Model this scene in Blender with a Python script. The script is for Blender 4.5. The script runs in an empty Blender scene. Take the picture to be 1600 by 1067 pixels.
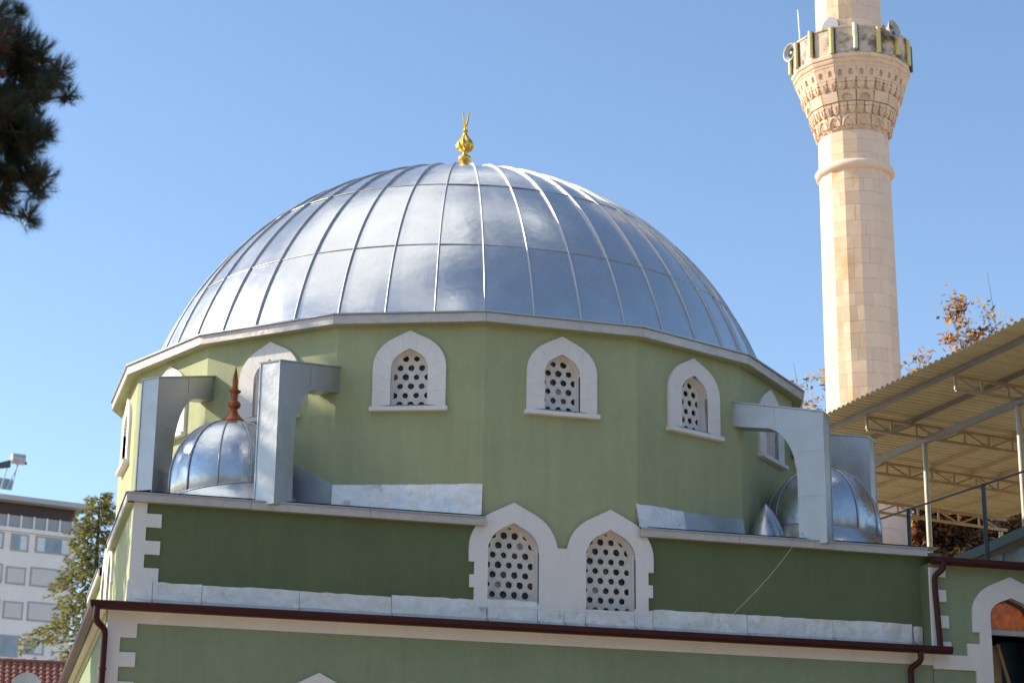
import bpy, bmesh, math, random
from mathutils import Vector, Matrix
from mathutils.geometry import tessellate_polygon
R_ = math.radians
random.seed(7)
sc = bpy.context.scene
COL = sc.collection

# ------------------------------------------------------------------ camera, sky, sun, exposure
CAM = Vector((-10.1045, -37.4626, -9.9897))
YAW, PITCH, ROLL = 0.2904, 0.2887, 0.0114
cam = bpy.data.cameras.new('camera')
cam.sensor_width = 36.0
cam.lens = 3064.97 / 1600 * 36
cam.clip_start, cam.clip_end = 0.1, 8000
cam.dof.use_dof = True
cam.dof.focus_distance = 33.0
cam.dof.aperture_fstop = 2.2
cob = bpy.data.objects.new('camera', cam)
COL.objects.link(cob)
f_ = Vector((math.sin(YAW) * math.cos(PITCH), math.cos(YAW) * math.cos(PITCH), math.sin(PITCH)))
r_ = Vector((math.cos(YAW), -math.sin(YAW), 0))
u_ = r_.cross(f_)
r2 = math.cos(ROLL) * r_ + math.sin(ROLL) * u_
u2 = -math.sin(ROLL) * r_ + math.cos(ROLL) * u_
cob.matrix_world = Matrix(((r2.x, u2.x, -f_.x, CAM.x), (r2.y, u2.y, -f_.y, CAM.y), (r2.z, u2.z, -f_.z, CAM.z), (0, 0, 0, 1)))
sc.camera = cob

SUN_AZ, SUN_EL = 152.0, 31.0          # mathematical azimuth of the sun, elevation
w = bpy.data.worlds.new('World')
sc.world = w
w.use_nodes = True
nt = w.node_tree
for n in list(nt.nodes):
    nt.nodes.remove(n)
sky = nt.nodes.new('ShaderNodeTexSky')
sky.sky_type = 'NISHITA'
sky.sun_disc = False
sky.sun_elevation = R_(SUN_EL)
sky.sun_rotation = R_(90 - SUN_AZ)
sky.altitude = 300
sky.air_density = 1.0
sky.dust_density = 0.15
sky.ozone_density = 2.2
bg = nt.nodes.new('ShaderNodeBackground')
bg.inputs['Strength'].default_value = 0.15
wo = nt.nodes.new('ShaderNodeOutputWorld')
# broken cloud bank overhead and to the left of the viewpoint (the dome mirrors it in the photograph)
def wn(t, **kw):
    n = nt.nodes.new(t)
    for k, v in kw.items():
        setattr(n, k, v)
    return n
def wmath(op, a, b=None, clamp=False):
    n = wn('ShaderNodeMath', operation=op, use_clamp=clamp)
    for i, q in enumerate((a, b)):
        if q is None:
            continue
        if isinstance(q, (int, float)):
            n.inputs[i].default_value = q
        else:
            nt.links.new(q, n.inputs[i])
    return n.outputs[0]
def wstep(v, lo, hi):
    n = wn('ShaderNodeMapRange', interpolation_type='SMOOTHSTEP')
    n.inputs['From Min'].default_value = lo
    n.inputs['From Max'].default_value = hi
    nt.links.new(v, n.inputs['Value'])
    return n.outputs[0]
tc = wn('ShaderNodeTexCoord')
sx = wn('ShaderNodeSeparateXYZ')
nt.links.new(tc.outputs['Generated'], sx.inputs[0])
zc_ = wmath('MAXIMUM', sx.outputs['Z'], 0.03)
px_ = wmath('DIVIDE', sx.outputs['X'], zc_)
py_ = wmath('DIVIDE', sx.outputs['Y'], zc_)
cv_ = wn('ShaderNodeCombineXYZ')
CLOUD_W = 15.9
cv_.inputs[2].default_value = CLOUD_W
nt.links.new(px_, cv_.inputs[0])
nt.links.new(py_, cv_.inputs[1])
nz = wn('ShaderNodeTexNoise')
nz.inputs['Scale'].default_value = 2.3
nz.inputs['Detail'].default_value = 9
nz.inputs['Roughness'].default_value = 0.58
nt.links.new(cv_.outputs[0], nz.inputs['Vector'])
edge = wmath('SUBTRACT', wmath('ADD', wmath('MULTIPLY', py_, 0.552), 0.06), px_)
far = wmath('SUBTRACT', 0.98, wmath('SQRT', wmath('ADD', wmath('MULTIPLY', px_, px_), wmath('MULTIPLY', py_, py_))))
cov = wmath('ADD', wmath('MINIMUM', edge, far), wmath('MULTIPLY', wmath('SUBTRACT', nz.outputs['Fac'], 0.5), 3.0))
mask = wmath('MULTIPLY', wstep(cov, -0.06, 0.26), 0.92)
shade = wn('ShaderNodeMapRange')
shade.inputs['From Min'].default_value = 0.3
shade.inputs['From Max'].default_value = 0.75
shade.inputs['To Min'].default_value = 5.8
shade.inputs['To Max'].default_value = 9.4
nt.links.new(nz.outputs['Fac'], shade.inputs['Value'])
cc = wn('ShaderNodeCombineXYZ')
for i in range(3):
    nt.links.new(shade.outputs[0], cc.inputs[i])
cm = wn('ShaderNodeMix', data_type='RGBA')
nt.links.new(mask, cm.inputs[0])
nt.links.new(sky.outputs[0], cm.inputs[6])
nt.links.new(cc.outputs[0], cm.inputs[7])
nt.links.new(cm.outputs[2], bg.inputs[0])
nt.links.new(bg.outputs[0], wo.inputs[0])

sl = bpy.data.lights.new('sun', 'SUN')
sl.energy = 5.0
sl.angle = R_(0.5)
sl.color = (1.0, 0.89, 0.71)
so = bpy.data.objects.new('sun', sl)
COL.objects.link(so)
sd = Vector((math.cos(R_(SUN_AZ)) * math.cos(R_(SUN_EL)), math.sin(R_(SUN_AZ)) * math.cos(R_(SUN_EL)), math.sin(R_(SUN_EL))))
so.rotation_euler = sd.to_track_quat('Z', 'Y').to_euler()
so.location = sd * 100
sc.view_settings.view_transform = 'Standard'
sc.view_settings.look = 'None'
sc.view_settings.gamma = 1.0
sc.view_settings.use_curve_mapping = False
sc.view_settings.exposure = 0.55

# ------------------------------------------------------------------ materials
MATS = {}

def mat(name, base, rough=0.7, metal=0.0, var=0.12, scale=2.0, bump=0.0, bscale=40.0, dent=0.0, dscale=2.0,
        rvar=0.0, rscale=3.0, stain=None, stscale=1.5, stamt=0.5, streak=0.0, rand=0.0, spec=0.5, trans=0.0, coat=0.0):
    m = bpy.data.materials.new(name)
    m.use_nodes = True
    t = m.node_tree
    N, L = t.nodes, t.links
    b = N['Principled BSDF']
    b.inputs['Metallic'].default_value = metal
    b.inputs['Roughness'].default_value = rough
    b.inputs['Specular IOR Level'].default_value = spec
    if coat:
        b.inputs['Coat Weight'].default_value = coat
        b.inputs['Coat Roughness'].default_value = 0.15
    geo = N.new('ShaderNodeNewGeometry')
    def noise(s, detail=5, rough_=0.6, vec=None):
        n = N.new('ShaderNodeTexNoise')
        n.inputs['Scale'].default_value = s
        n.inputs['Detail'].default_value = detail
        n.inputs['Roughness'].default_value = rough_
        L.new(vec or geo.outputs['Position'], n.inputs['Vector'])
        return n
    def mul(c, fac_socket, lo, hi):
        mr = N.new('ShaderNodeMapRange')
        mr.inputs['From Min'].default_value = 0.25
        mr.inputs['From Max'].default_value = 0.75
        mr.inputs['To Min'].default_value = lo
        mr.inputs['To Max'].default_value = hi
        L.new(fac_socket, mr.inputs['Value'])
        mx = N.new('ShaderNodeVectorMath')
        mx.operation = 'SCALE'
        L.new(c, mx.inputs[0])
        L.new(mr.outputs[0], mx.inputs['Scale'])
        return mx.outputs[0]
    rgb = N.new('ShaderNodeRGB')
    rgb.outputs[0].default_value = (*base, 1)
    c = rgb.outputs[0]
    if var:
        c = mul(c, noise(scale).outputs['Fac'], 1 - var, 1 + var)
        c = mul(c, noise(scale * 9.3, 3).outputs['Fac'], 1 - var * 0.5, 1 + var * 0.5)
    if streak:
        mp = N.new('ShaderNodeMapping')
        mp.inputs['Scale'].default_value = (5.0, 5.0, 0.35)
        L.new(geo.outputs['Position'], mp.inputs['Vector'])
        c = mul(c, noise(1.0, 6, 0.7, mp.outputs[0]).outputs['Fac'], 1 - streak, 1 + streak * 0.6)
    if rand:
        oi = N.new('ShaderNodeObjectInfo')
        mr = N.new('ShaderNodeMapRange')
        mr.inputs['To Min'].default_value = 1 - rand
        mr.inputs['To Max'].default_value = 1 + rand
        L.new(oi.outputs['Random'], mr.inputs['Value'])
        mx = N.new('ShaderNodeVectorMath')
        mx.operation = 'SCALE'
        L.new(c, mx.inputs[0])
        L.new(mr.outputs[0], mx.inputs['Scale'])
        c = mx.outputs[0]
    if stain:
        n = noise(stscale, 7, 0.65)
        cr = N.new('ShaderNodeValToRGB')
        cr.color_ramp.elements[0].position = 1 - stamt - 0.06
        cr.color_ramp.elements[1].position = 1 - stamt + 0.08
        L.new(n.outputs['Fac'], cr.inputs[0])
        mx = N.new('ShaderNodeMix')
        mx.data_type = 'RGBA'
        L.new(cr.outputs[0], mx.inputs[0])
        L.new(c, mx.inputs[6])
        mx.inputs[7].default_value = (*stain, 1)
        c = mx.outputs[2]
    L.new(c, b.inputs['Base Color'])
    if rvar:
        n = noise(rscale, 6, 0.6)
        mr = N.new('ShaderNodeMapRange')
        mr.inputs['From Min'].default_value = 0.3
        mr.inputs['From Max'].default_value = 0.7
        mr.inputs['To Min'].default_value = max(0.03, rough - rvar)
        mr.inputs['To Max'].default_value = min(1, rough + rvar)
        L.new(n.outputs['Fac'], mr.inputs['Value'])
        L.new(mr.outputs[0], b.inputs['Roughness'])
    nrm = None
    for st, s, d in ((dent, dscale, 0.1), (bump, bscale, 0.01)):
        if st:
            bp = N.new('ShaderNodeBump')
            bp.inputs['Strength'].default_value = st
            bp.inputs['Distance'].default_value = d
            L.new(noise(s, 3 if d > 0.05 else 5).outputs['Fac'], bp.inputs['Height'])
            if nrm:
                L.new(nrm, bp.inputs['Normal'])
            nrm = bp.outputs[0]
    if nrm:
        L.new(nrm, b.inputs['Normal'])
    if trans:
        tr = N.new('ShaderNodeBsdfTranslucent')
        L.new(c, tr.inputs['Color'])
        ms = N.new('ShaderNodeMixShader')
        ms.inputs[0].default_value = trans
        L.new(b.outputs[0], ms.inputs[1])
        L.new(tr.outputs[0], ms.inputs[2])
        L.new(ms.outputs[0], N['Material Output'].inputs[0])
    MATS[name] = m
    return m

mat('drum_paint', (0.37, 0.395, 0.222), 0.85, var=0.09, scale=0.7, bump=0.3, bscale=50, streak=0.10)
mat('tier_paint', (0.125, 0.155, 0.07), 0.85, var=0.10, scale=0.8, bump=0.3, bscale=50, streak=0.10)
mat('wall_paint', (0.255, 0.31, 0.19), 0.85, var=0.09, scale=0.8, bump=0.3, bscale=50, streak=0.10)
mat('white_trim', (0.78, 0.735, 0.70), 0.8, var=0.05, scale=1.5, bump=0.15, bscale=70, streak=0.05)
mat('lattice', (0.74, 0.70, 0.66), 0.8, var=0.10, scale=4, bump=0.2, bscale=60)
mat('zinc', (0.56, 0.575, 0.59), 0.25, 0.80, var=0.06, scale=2.5, rvar=0.06, rscale=1.3, dent=0.15, dscale=1.2, bump=0.02, bscale=12)
mat('zinc_bright', (0.52, 0.55, 0.58), 0.30, 0.92, var=0.08, scale=2, rvar=0.10, rscale=2.0, dent=0.22, dscale=2.2, bump=0.06, bscale=20)
mat('zinc_clad', (0.44, 0.44, 0.445), 0.45, 0.85, var=0.10, scale=2.5, rvar=0.10, rscale=2.5, dent=0.14, dscale=2.4, bump=0.06, bscale=16)
mat('zinc_flash', (0.84, 0.78, 0.73), 0.45, 0.50, var=0.14, scale=3.5, rvar=0.16, rscale=2.2, dent=0.6, dscale=2.2, bump=0.12, bscale=22, stain=(0.40, 0.37, 0.34), stscale=2.6, stamt=0.33)
mat('fascia', (0.56, 0.50, 0.46), 0.5, 0.35, var=0.12, scale=5, rvar=0.1, dent=0.2, dscale=5, bump=0.1, bscale=30)
mat('gutter', (0.052, 0.009, 0.008), 0.42, 0.0, var=0.15, scale=3, dent=0.1, dscale=5, spec=0.3)
mat('gold', (0.85, 0.50, 0.10), 0.30, 1.0, var=0.10, scale=8)
mat('copper', (0.34, 0.10, 0.035), 0.42, 0.7, var=0.2, scale=9)
mat('glass_dark', (0.012, 0.014, 0.018), 0.10, 0.0, var=0.3, rand=0.4, dent=0.2, dscale=18)
mat('glass_brown', (0.10, 0.065, 0.04), 0.25, 0.0, var=0.5, scale=30)
mat('glass_pale', (0.28, 0.29, 0.30), 0.3, 0.0, var=0.5, scale=25)
mat('stone', (0.80, 0.565, 0.39), 0.9, var=0.10, scale=1.2, bump=0.5, bscale=14, rand=0.14, stain=(0.72, 0.43, 0.21), stscale=0.9, stamt=0.44)
mat('stone_smooth', (0.82, 0.60, 0.465), 0.9, var=0.07, scale=1.0, bump=0.35, bscale=14, rand=0.05)
mat('stone_carved', (0.79, 0.57, 0.41), 0.9, var=0.16, scale=4, bump=0.8, bscale=12, rand=0.10)
mat('stone_weathered', (0.68, 0.53, 0.41), 0.92, var=0.14, scale=2, bump=0.5, bscale=14, stain=(0.17, 0.15, 0.14), stscale=1.7, stamt=0.47, rand=0.05)
mat('mortar', (0.60, 0.45, 0.31), 0.95, var=0.2)
mat('tube_yellow', (0.72, 0.56, 0.20), 0.45, 0.0, var=0.12, scale=5)
mat('tube_pale', (0.74, 0.68, 0.48), 0.45, 0.0, var=0.12, scale=5)
mat('horn_grey', (0.45, 0.44, 0.42), 0.5, 0.1, var=0.12, scale=5)
mat('horn_dark', (0.11, 0.10, 0.095), 0.6, 0.0, var=0.12, scale=5)
mat('dark_metal', (0.05, 0.05, 0.055), 0.5, 0.4, var=0.15)
mat('white_rod', (0.8, 0.8, 0.8), 0.4, 0.0, var=0.0)
mat('canopy_sheet', (0.52, 0.42, 0.24), 0.6, 0.0, var=0.10, scale=1.5, trans=0.06)
mat('canopy_edge', (0.50, 0.44, 0.33), 0.6, 0.1, var=0.10, scale=1.5)
mat('canopy_steel', (0.60, 0.47, 0.31), 0.55, 0.1, var=0.12, scale=3)
mat('canopy_beam', (0.30, 0.26, 0.23), 0.5, 0.2, var=0.12, scale=3)
mat('post_steel', (0.62, 0.56, 0.46), 0.5, 0.2, var=0.1, scale=3)
mat('post_dark', (0.07, 0.075, 0.09), 0.5, 0.3, var=0.15)
mat('shed_green', (0.085, 0.125, 0.10), 0.6, 0.0, var=0.12, scale=2)
mat('shed_panel', (0.30, 0.31, 0.29), 0.6, 0.1, var=0.25, scale=2, streak=0.2)
mat('ground_paving', (0.33, 0.265, 0.19), 0.9, var=0.2, scale=0.25, bump=0.3, bscale=8)
mat('apt_wall', (0.80, 0.77, 0.76), 0.85, var=0.05, scale=0.4, streak=0.06)
mat('apt_trim', (0.36, 0.36, 0.38), 0.7, var=0.08)
mat('apt_roof', (0.42, 0.42, 0.44), 0.6, var=0.08)
mat('apt_recess_shade', (0.05, 0.035, 0.035), 0.6, var=0.2)  # shadow of the attic recess put into the wall colour
mat('apt_shutter', (0.60, 0.585, 0.58), 0.7, var=0.05, scale=1)
mat('apt_glass', (0.22, 0.30, 0.36), 0.12, var=0.2, scale=1.5)
mat('apt_pane', (0.30, 0.31, 0.33), 0.25, var=0.1, scale=1.5)
mat('apt_curtain', (0.62, 0.68, 0.70), 0.8, var=0.1, scale=3)
mat('tile_red', (0.24, 0.085, 0.06), 0.35, var=0.25, scale=5, rvar=0.1)
mat('tank_grey', (0.42, 0.42, 0.44), 0.4, 0.4, var=0.15)
mat('bark', (0.11, 0.075, 0.05), 0.95, var=0.3, scale=8, bump=0.8, bscale=18)
mat('twig', (0.16, 0.12, 0.10), 0.9, var=0.2, scale=6)
mat('pine_needle', (0.048, 0.062, 0.026), 0.6, var=0.35, scale=3, trans=0.15)
mat('pine_dry', (0.16, 0.055, 0.028), 0.8, var=0.3, scale=3, trans=0.1)
mat('cedar_needle', (0.34, 0.31, 0.07), 0.7, var=0.40, scale=1.3, trans=0.4)
mat('cedar_dark', (0.16, 0.17, 0.065), 0.7, var=0.40, scale=1.3, trans=0.3)
mat('grove_leaf', (0.035, 0.05, 0.022), 0.7, var=0.4, scale=0.8, trans=0.12)
mat('leaf_orange', (0.55, 0.24, 0.05), 0.7, var=0.4, scale=2.5, trans=0.45)
mat('leaf_yellow', (0.62, 0.42, 0.04), 0.7, var=0.3, scale=2.5, trans=0.45)
mat('leaf_brown', (0.22, 0.095, 0.04), 0.8, var=0.5, scale=2.5, trans=0.3)
mat('leaf_grey', (0.10, 0.085, 0.075), 0.8, var=0.4, scale=2.5, trans=0.2)
mat('fan_reflection', (0.80, 0.17, 0.012), 0.2, 0.0, var=0.55, scale=7, rvar=0.05)  # orange reflection of autumn trees painted into the glass colour
mat('interior', (0.015, 0.015, 0.018), 0.9, var=0.1)
mat('teal_glass', (0.012, 0.03, 0.035), 0.12, var=0.3)
mat('board_tan', (0.30, 0.21, 0.09), 0.7, var=0.2, scale=5)
mat('grey_frame', (0.42, 0.42, 0.43), 0.5, var=0.1)
mat('wire_pale', (0.55, 0.52, 0.45), 0.6, var=0.0)

# ------------------------------------------------------------------ mesh helpers
WORLD = {}
Z = Vector((0, 0, 1))

class MB:
    def __init__(s):
        s.v, s.f = [], []
    def add(s, vs, fs):
        o = len(s.v)
        s.v += [Vector(v) for v in vs]
        s.f += [tuple(i + o for i in f) for f in fs]
        return s
    def box(s, c, sz, U=None, V=None, W=None):
        U = Vector(U) if U else Vector((1, 0, 0))
        V = Vector(V) if V else Vector((0, 1, 0))
        W = Vector(W) if W else Vector((0, 0, 1))
        c = Vector(c)
        vs = [c + U * (a * sz[0] / 2) + V * (b * sz[1] / 2) + W * (d * sz[2] / 2) for d in (-1, 1) for b in (-1, 1) for a in (-1, 1)]
        return s.add(vs, [(0, 2, 3, 1), (4, 5, 7, 6), (0, 1, 5, 4), (2, 6, 7, 3), (0, 4, 6, 2), (1, 3, 7, 5)])
    def span(s, a, b):
        a, b = Vector(a), Vector(b)
        return s.box((a + b) / 2, (abs(b.x - a.x), abs(b.y - a.y), abs(b.z - a.z)))
    def bar(s, p, q, wd, ht, up=Z):
        p, q = Vector(p), Vector(q)
        d = (q - p)
        l = d.length
        d.normalize()
        sdv = d.cross(up)
        if sdv.length < 1e-4:
            sdv = Vector((1, 0, 0))
        sdv.normalize()
        upv = sdv.cross(d)
        return s.box((p + q) / 2, (l, wd, ht), d, sdv, upv)
    def tube(s, pts, rad, n=8, closed=False, cap=True):
        pts = [Vector(p) for p in pts]
        rads = rad if isinstance(rad, (list, tuple)) else [rad] * len(pts)
        vs, fs = [], []
        m = len(pts)
        pv = None
        for i, p in enumerate(pts):
            a = pts[(i - 1) % m] if (i or closed) else p
            b = pts[(i + 1) % m] if (i < m - 1 or closed) else p
            d = (b - a).normalized()
            if pv is None:
                pv = d.orthogonal().normalized()
            x = pv - d * pv.dot(d)
            if x.length < 1e-5:
                x = d.orthogonal()
            x.normalize()
            pv = x
            y = d.cross(x)
            for k in range(n):
                t = 2 * math.pi * k / n
                vs.append(p + (x * math.cos(t) + y * math.sin(t)) * rads[i])
        for i in range(m if closed else m - 1):
            j = (i + 1) % m
            for k in range(n):
                l = (k + 1) % n
                fs.append((i * n + k, i * n + l, j * n + l, j * n + k))
        if cap and not closed:
            fs.append(tuple(range(n))[::-1])
            fs.append(tuple((m - 1) * n + k for k in range(n)))
        return s.add(vs, fs)
    def lathe(s, prof, c=(0, 0, 0), n=24, phase=0.0, fn=None):
        c = Vector(c)
        vs, fs = [], []
        for (r, z) in prof:
            for k in range(n):
                t = phase + 2 * math.pi * k / n
                rr = r * (fn(t, z) if fn else 1.0)
                vs.append(c + Vector((rr * math.cos(t), rr * math.sin(t), z)))
        for i in range(len(prof) - 1):
            for k in range(n):
                l = (k + 1) % n
                fs.append((i * n + k, i * n + l, (i + 1) * n + l, (i + 1) * n + k))
        fs.append(tuple(range(n))[::-1])
        fs.append(tuple((len(prof) - 1) * n + k for k in range(n)))
        return s.add(vs, fs)
    def poly(s, loops, O, U, V, N, d0, d1, caps=(1, 1)):
        """loops of (u, v) outlines, the first the outer edge and the rest holes, extruded from d0 to d1 along N"""
        O, U, V, N = Vector(O), Vector(U), Vector(V), Vector(N)
        flat = [p for l in loops for p in l]
        tri = tessellate_polygon([[Vector((p[0], p[1], 0)) for p in l] for l in loops])
        n = len(flat)
        vs = [O + U * p[0] + V * p[1] + N * d0 for p in flat] + [O + U * p[0] + V * p[1] + N * d1 for p in flat]
        fs = []
        if caps[0]:
            fs += [tuple(t) for t in tri]
        if caps[1] and d1 != d0:
            fs += [tuple(i + n for i in t)[::-1] for t in tri]
        if d1 != d0:
            o = 0
            for l in loops:
                for i in range(len(l)):
                    j = (i + 1) % len(l)
                    fs.append((o + i, o + j, o + j + n, o + i + n))
                o += len(l)
        return s.add(vs, fs)
    def build(s, name, m, parent=None, smooth=False, label=None, kind=None, origin=None, recalc=True):
        if origin is None:
            lo = Vector((min(v.x for v in s.v), min(v.y for v in s.v), min(v.z for v in s.v)))
            hi = Vector((max(v.x for v in s.v), max(v.y for v in s.v), max(v.z for v in s.v)))
            origin = (lo + hi) / 2
            if parent is None:
                origin.z = lo.z
        origin = Vector(origin)
        me = bpy.data.meshes.new(name)
        me.from_pydata([v - origin for v in s.v], [], s.f)
        if recalc:
            bm = bmesh.new()
            bm.from_mesh(me)
            bmesh.ops.recalc_face_normals(bm, faces=bm.faces)
            bm.to_mesh(me)
            bm.free()
        me.materials.append(MATS[m])
        if smooth:
            me.polygons.foreach_set('use_smooth', [True] * len(me.polygons))
            if smooth != 'all':
                me.set_sharp_from_angle(angle=R_(smooth if smooth is not True else 40))
        return link(name, me, origin, parent, label, kind)

def link(name, me, origin, parent=None, label=None, kind=None, rot=None):
    o = bpy.data.objects.new(name, me)
    COL.objects.link(o)
    if parent is not None:
        o.parent = parent
        o.location = Vector(origin) - WORLD[parent.name]
    else:
        o.location = origin
    if rot:
        o.rotation_euler = rot
    WORLD[o.name] = Vector(origin)
    if label:
        o['label'] = label
    if kind:
        o['kind'] = kind
    return o

def clone(o, origin, parent=None, rot=None, label=None):
    return link(o.name.split('.')[0], o.data, origin, parent, label, rot=rot)

def thing(name, loc, label, cat, group=None):
    o = bpy.data.objects.new(name, None)
    o.empty_display_size = 0.3
    COL.objects.link(o)
    o.location = loc
    WORLD[o.name] = Vector(loc)
    o['label'] = label
    o['category'] = cat
    if group:
        o['group'] = group
    return o

def tag(o, label, cat, group=None):
    o['label'] = label
    o['category'] = cat
    if group:
        o['group'] = group
    return o

def arch(hw, z0, spring, apex, n=9, cx=0.0, k=0.88):
    """pointed arch outline, from bottom right up over the point to bottom left"""
    pts = [(hw, z0), (hw, spring)]
    rise = apex - spring
    for i in range(1, n + 1):
        t = R_(62) * i / n
        pts.append((hw * math.cos(t), spring + rise * k * math.sin(t)))
    right = pts
    left = [(-x, z) for x, z in reversed(pts)]
    return [(x + cx, z) for x, z in right + [(0, apex)] + left]

def resample(pts, n):
    seg = [math.dist(pts[i], pts[i + 1]) for i in range(len(pts) - 1)]
    tot = sum(seg)
    out = []
    for k in range(n):
        d = tot * k / (n - 1)
        i = 0
        while i < len(seg) - 1 and d > seg[i]:
            d -= seg[i]
            i += 1
        t = min(1, d / seg[i])
        out.append((pts[i][0] + (pts[i + 1][0] - pts[i][0]) * t, pts[i][1] + (pts[i + 1][1] - pts[i][1]) * t))
    return out

def clip_convex(poly, clip):
    def inside(p, a, b):
        return (b[0] - a[0]) * (p[1] - a[1]) - (b[1] - a[1]) * (p[0] - a[0]) >= 0
    def inter(p, q, a, b):
        x1, y1, x2, y2, x3, y3, x4, y4 = *p, *q, *a, *b
        d = (x1 - x2) * (y3 - y4) - (y1 - y2) * (x3 - x4)
        t = ((x1 - x3) * (y3 - y4) - (y1 - y3) * (x3 - x4)) / d
        return (x1 + t * (x2 - x1), y1 + t * (y2 - y1))
    out = poly
    for i in range(len(clip)):
        a, b = clip[i], clip[(i + 1) % len(clip)]
        src, out = out, []
        for j in range(len(src)):
            p, q = src[j - 1], src[j]
            ip, iq = inside(p, a, b), inside(q, a, b)
            if iq:
                if not ip:
                    out.append(inter(p, q, a, b))
                out.append(q)
            elif ip:
                out.append(inter(p, q, a, b))
        if not out:
            return []
    return out

def area(p):
    return 0.5 * sum(p[i - 1][0] * p[i][1] - p[i][0] * p[i - 1][1] for i in range(len(p)))

PANE = None

def lattice_window(parent, O, U, N, hw, z0, spring, apex, cx, depth, pitch=0.187, hole=0.056, seed=0):
    """plaster lattice with round holes set back in an arched opening, a glass pane behind every hole"""
    global PANE
    rnd = random.Random(seed)
    O, U, N = Vector(O), Vector(U), Vector(N)
    outer = arch(hw + 0.03, z0 - 0.02, spring, apex + 0.03, cx=cx)
    safe = arch(hw - 0.022, z0 + 0.02, spring, apex - 0.03, cx=cx)
    holes, cent = [], []
    row = pitch * 0.866
    nr = int((apex - z0) / row) + 2
    for j in range(nr):
        zc = z0 + 0.055 + j * row
        for i in range(-6, 7):
            xc = cx + (i + (0.5 if j % 2 else 0.0)) * pitch
            jr = hole * (1 + rnd.uniform(-0.1, 0.1))
            n_ = 11
            wob = [jr * (1 + rnd.uniform(-0.07, 0.07)) for _ in range(n_)]
            c = [(xc + wob[k] * math.cos(2 * math.pi * k / n_), zc + wob[k] * math.sin(2 * math.pi * k / n_)) for k in range(n_)]
            c = clip_convex(c, safe)
            if len(c) >= 3 and abs(area(c)) > 0.0009:
                holes.append(c)
                cent.append((xc, zc))
    MB().poly([outer] + holes, O, U, Z, N, -depth - 0.03, -depth).build('lattice', 'lattice', parent)
    rg = MB()
    for xc, zc in cent:
        ring = []
        for k in range(12):
            t = 2 * math.pi * k / 12
            x, z = xc + 0.078 * math.cos(t), zc + 0.078 * math.sin(t)
            ring.append((x, z))
        ok = clip_convex(ring, safe)
        if abs(area(ok)) > 0.97 * abs(area(ring)):
            rg.tube([O + U * x + Z * z - N * depth for x, z in ring], 0.010, 5, closed=True)
    if rg.v:
        rg.build('lattice_rings', 'lattice', parent, smooth=True)
    for xc, zc in cent:
        c = O + U * xc + Z * zc - N * (depth + 0.045)
        m = rnd.choices(['glass_dark', 'glass_brown', 'glass_pale'], (0.82, 0.11, 0.07))[0]
        p = MB()
        tx, tz = rnd.uniform(-0.1, 0.1), rnd.uniform(-0.1, 0.1)
        vs = []
        for k in range(8):
            t = 2 * math.pi * k / 8
            a, b = 0.074 * math.cos(t), 0.074 * math.sin(t)
            vs.append(c + U * a + Z * b + N * (a * tx + b * tz))
        p.add(vs, [tuple(range(8))])
        p.build('pane', m, parent, recalc=False)

# ------------------------------------------------------------------ ground
g = MB()
g.add([(-3000, -3000, -11.6), (3000, -3000, -11.6), (3000, 3000, -11.6), (-3000, 3000, -11.6)], [(0, 1, 2, 3)])
g.build('ground', 'ground_paving', kind='structure', recalc=False)

# ------------------------------------------------------------------ the mosque
GZ = -11.6
mosque = thing('mosque', (0, 0, GZ), 'green mosque with large grey metal dome, white arched windows and brown gutters', 'mosque')
DR = 6.78
def va(i):
    return -math.pi / 2 + (i - 0.5) * math.pi / 8 - 0.008 * (-1) ** i
def V(i, R=DR, z=0.0):
    return Vector((R * math.cos(va(i)), R * math.sin(va(i)), z))

# drum walls with window openings
WZ0, WSP, WAP = -1.585, -0.95, -0.595
win_off = {1: 0.08, 2: 0.11, -1: -0.01}
dw = MB()
for i in range(16):
    k = i if i < 8 else i - 16
    p, q = V(k), V(k + 1)
    U = (q - p).normalized()
    N = Vector((U.y, -U.x, 0))
    m = (p + q) / 2
    hl = (q - p).length / 2
    zb = -5.3 if k == 0 else -4.2
    loops = [[(-hl, zb), (hl, zb), (hl, -0.16), (-hl, -0.16)]]
    if -5 <= k <= 4:
        cx = win_off.get(k, 0.0)
        loops.append(arch(0.325, WZ0, WSP, WAP, cx=cx))
    if k == 0:
        loops += [arch(0.46, -5.0, -4.08, -3.58, cx=-0.853), arch(0.46, -5.0, -4.08, -3.58, cx=0.853)]
    dw.poly(loops, m, U, Z, N, 0, 0)
drum = dw.build('drum_wall', 'drum_paint', mosque)

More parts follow.
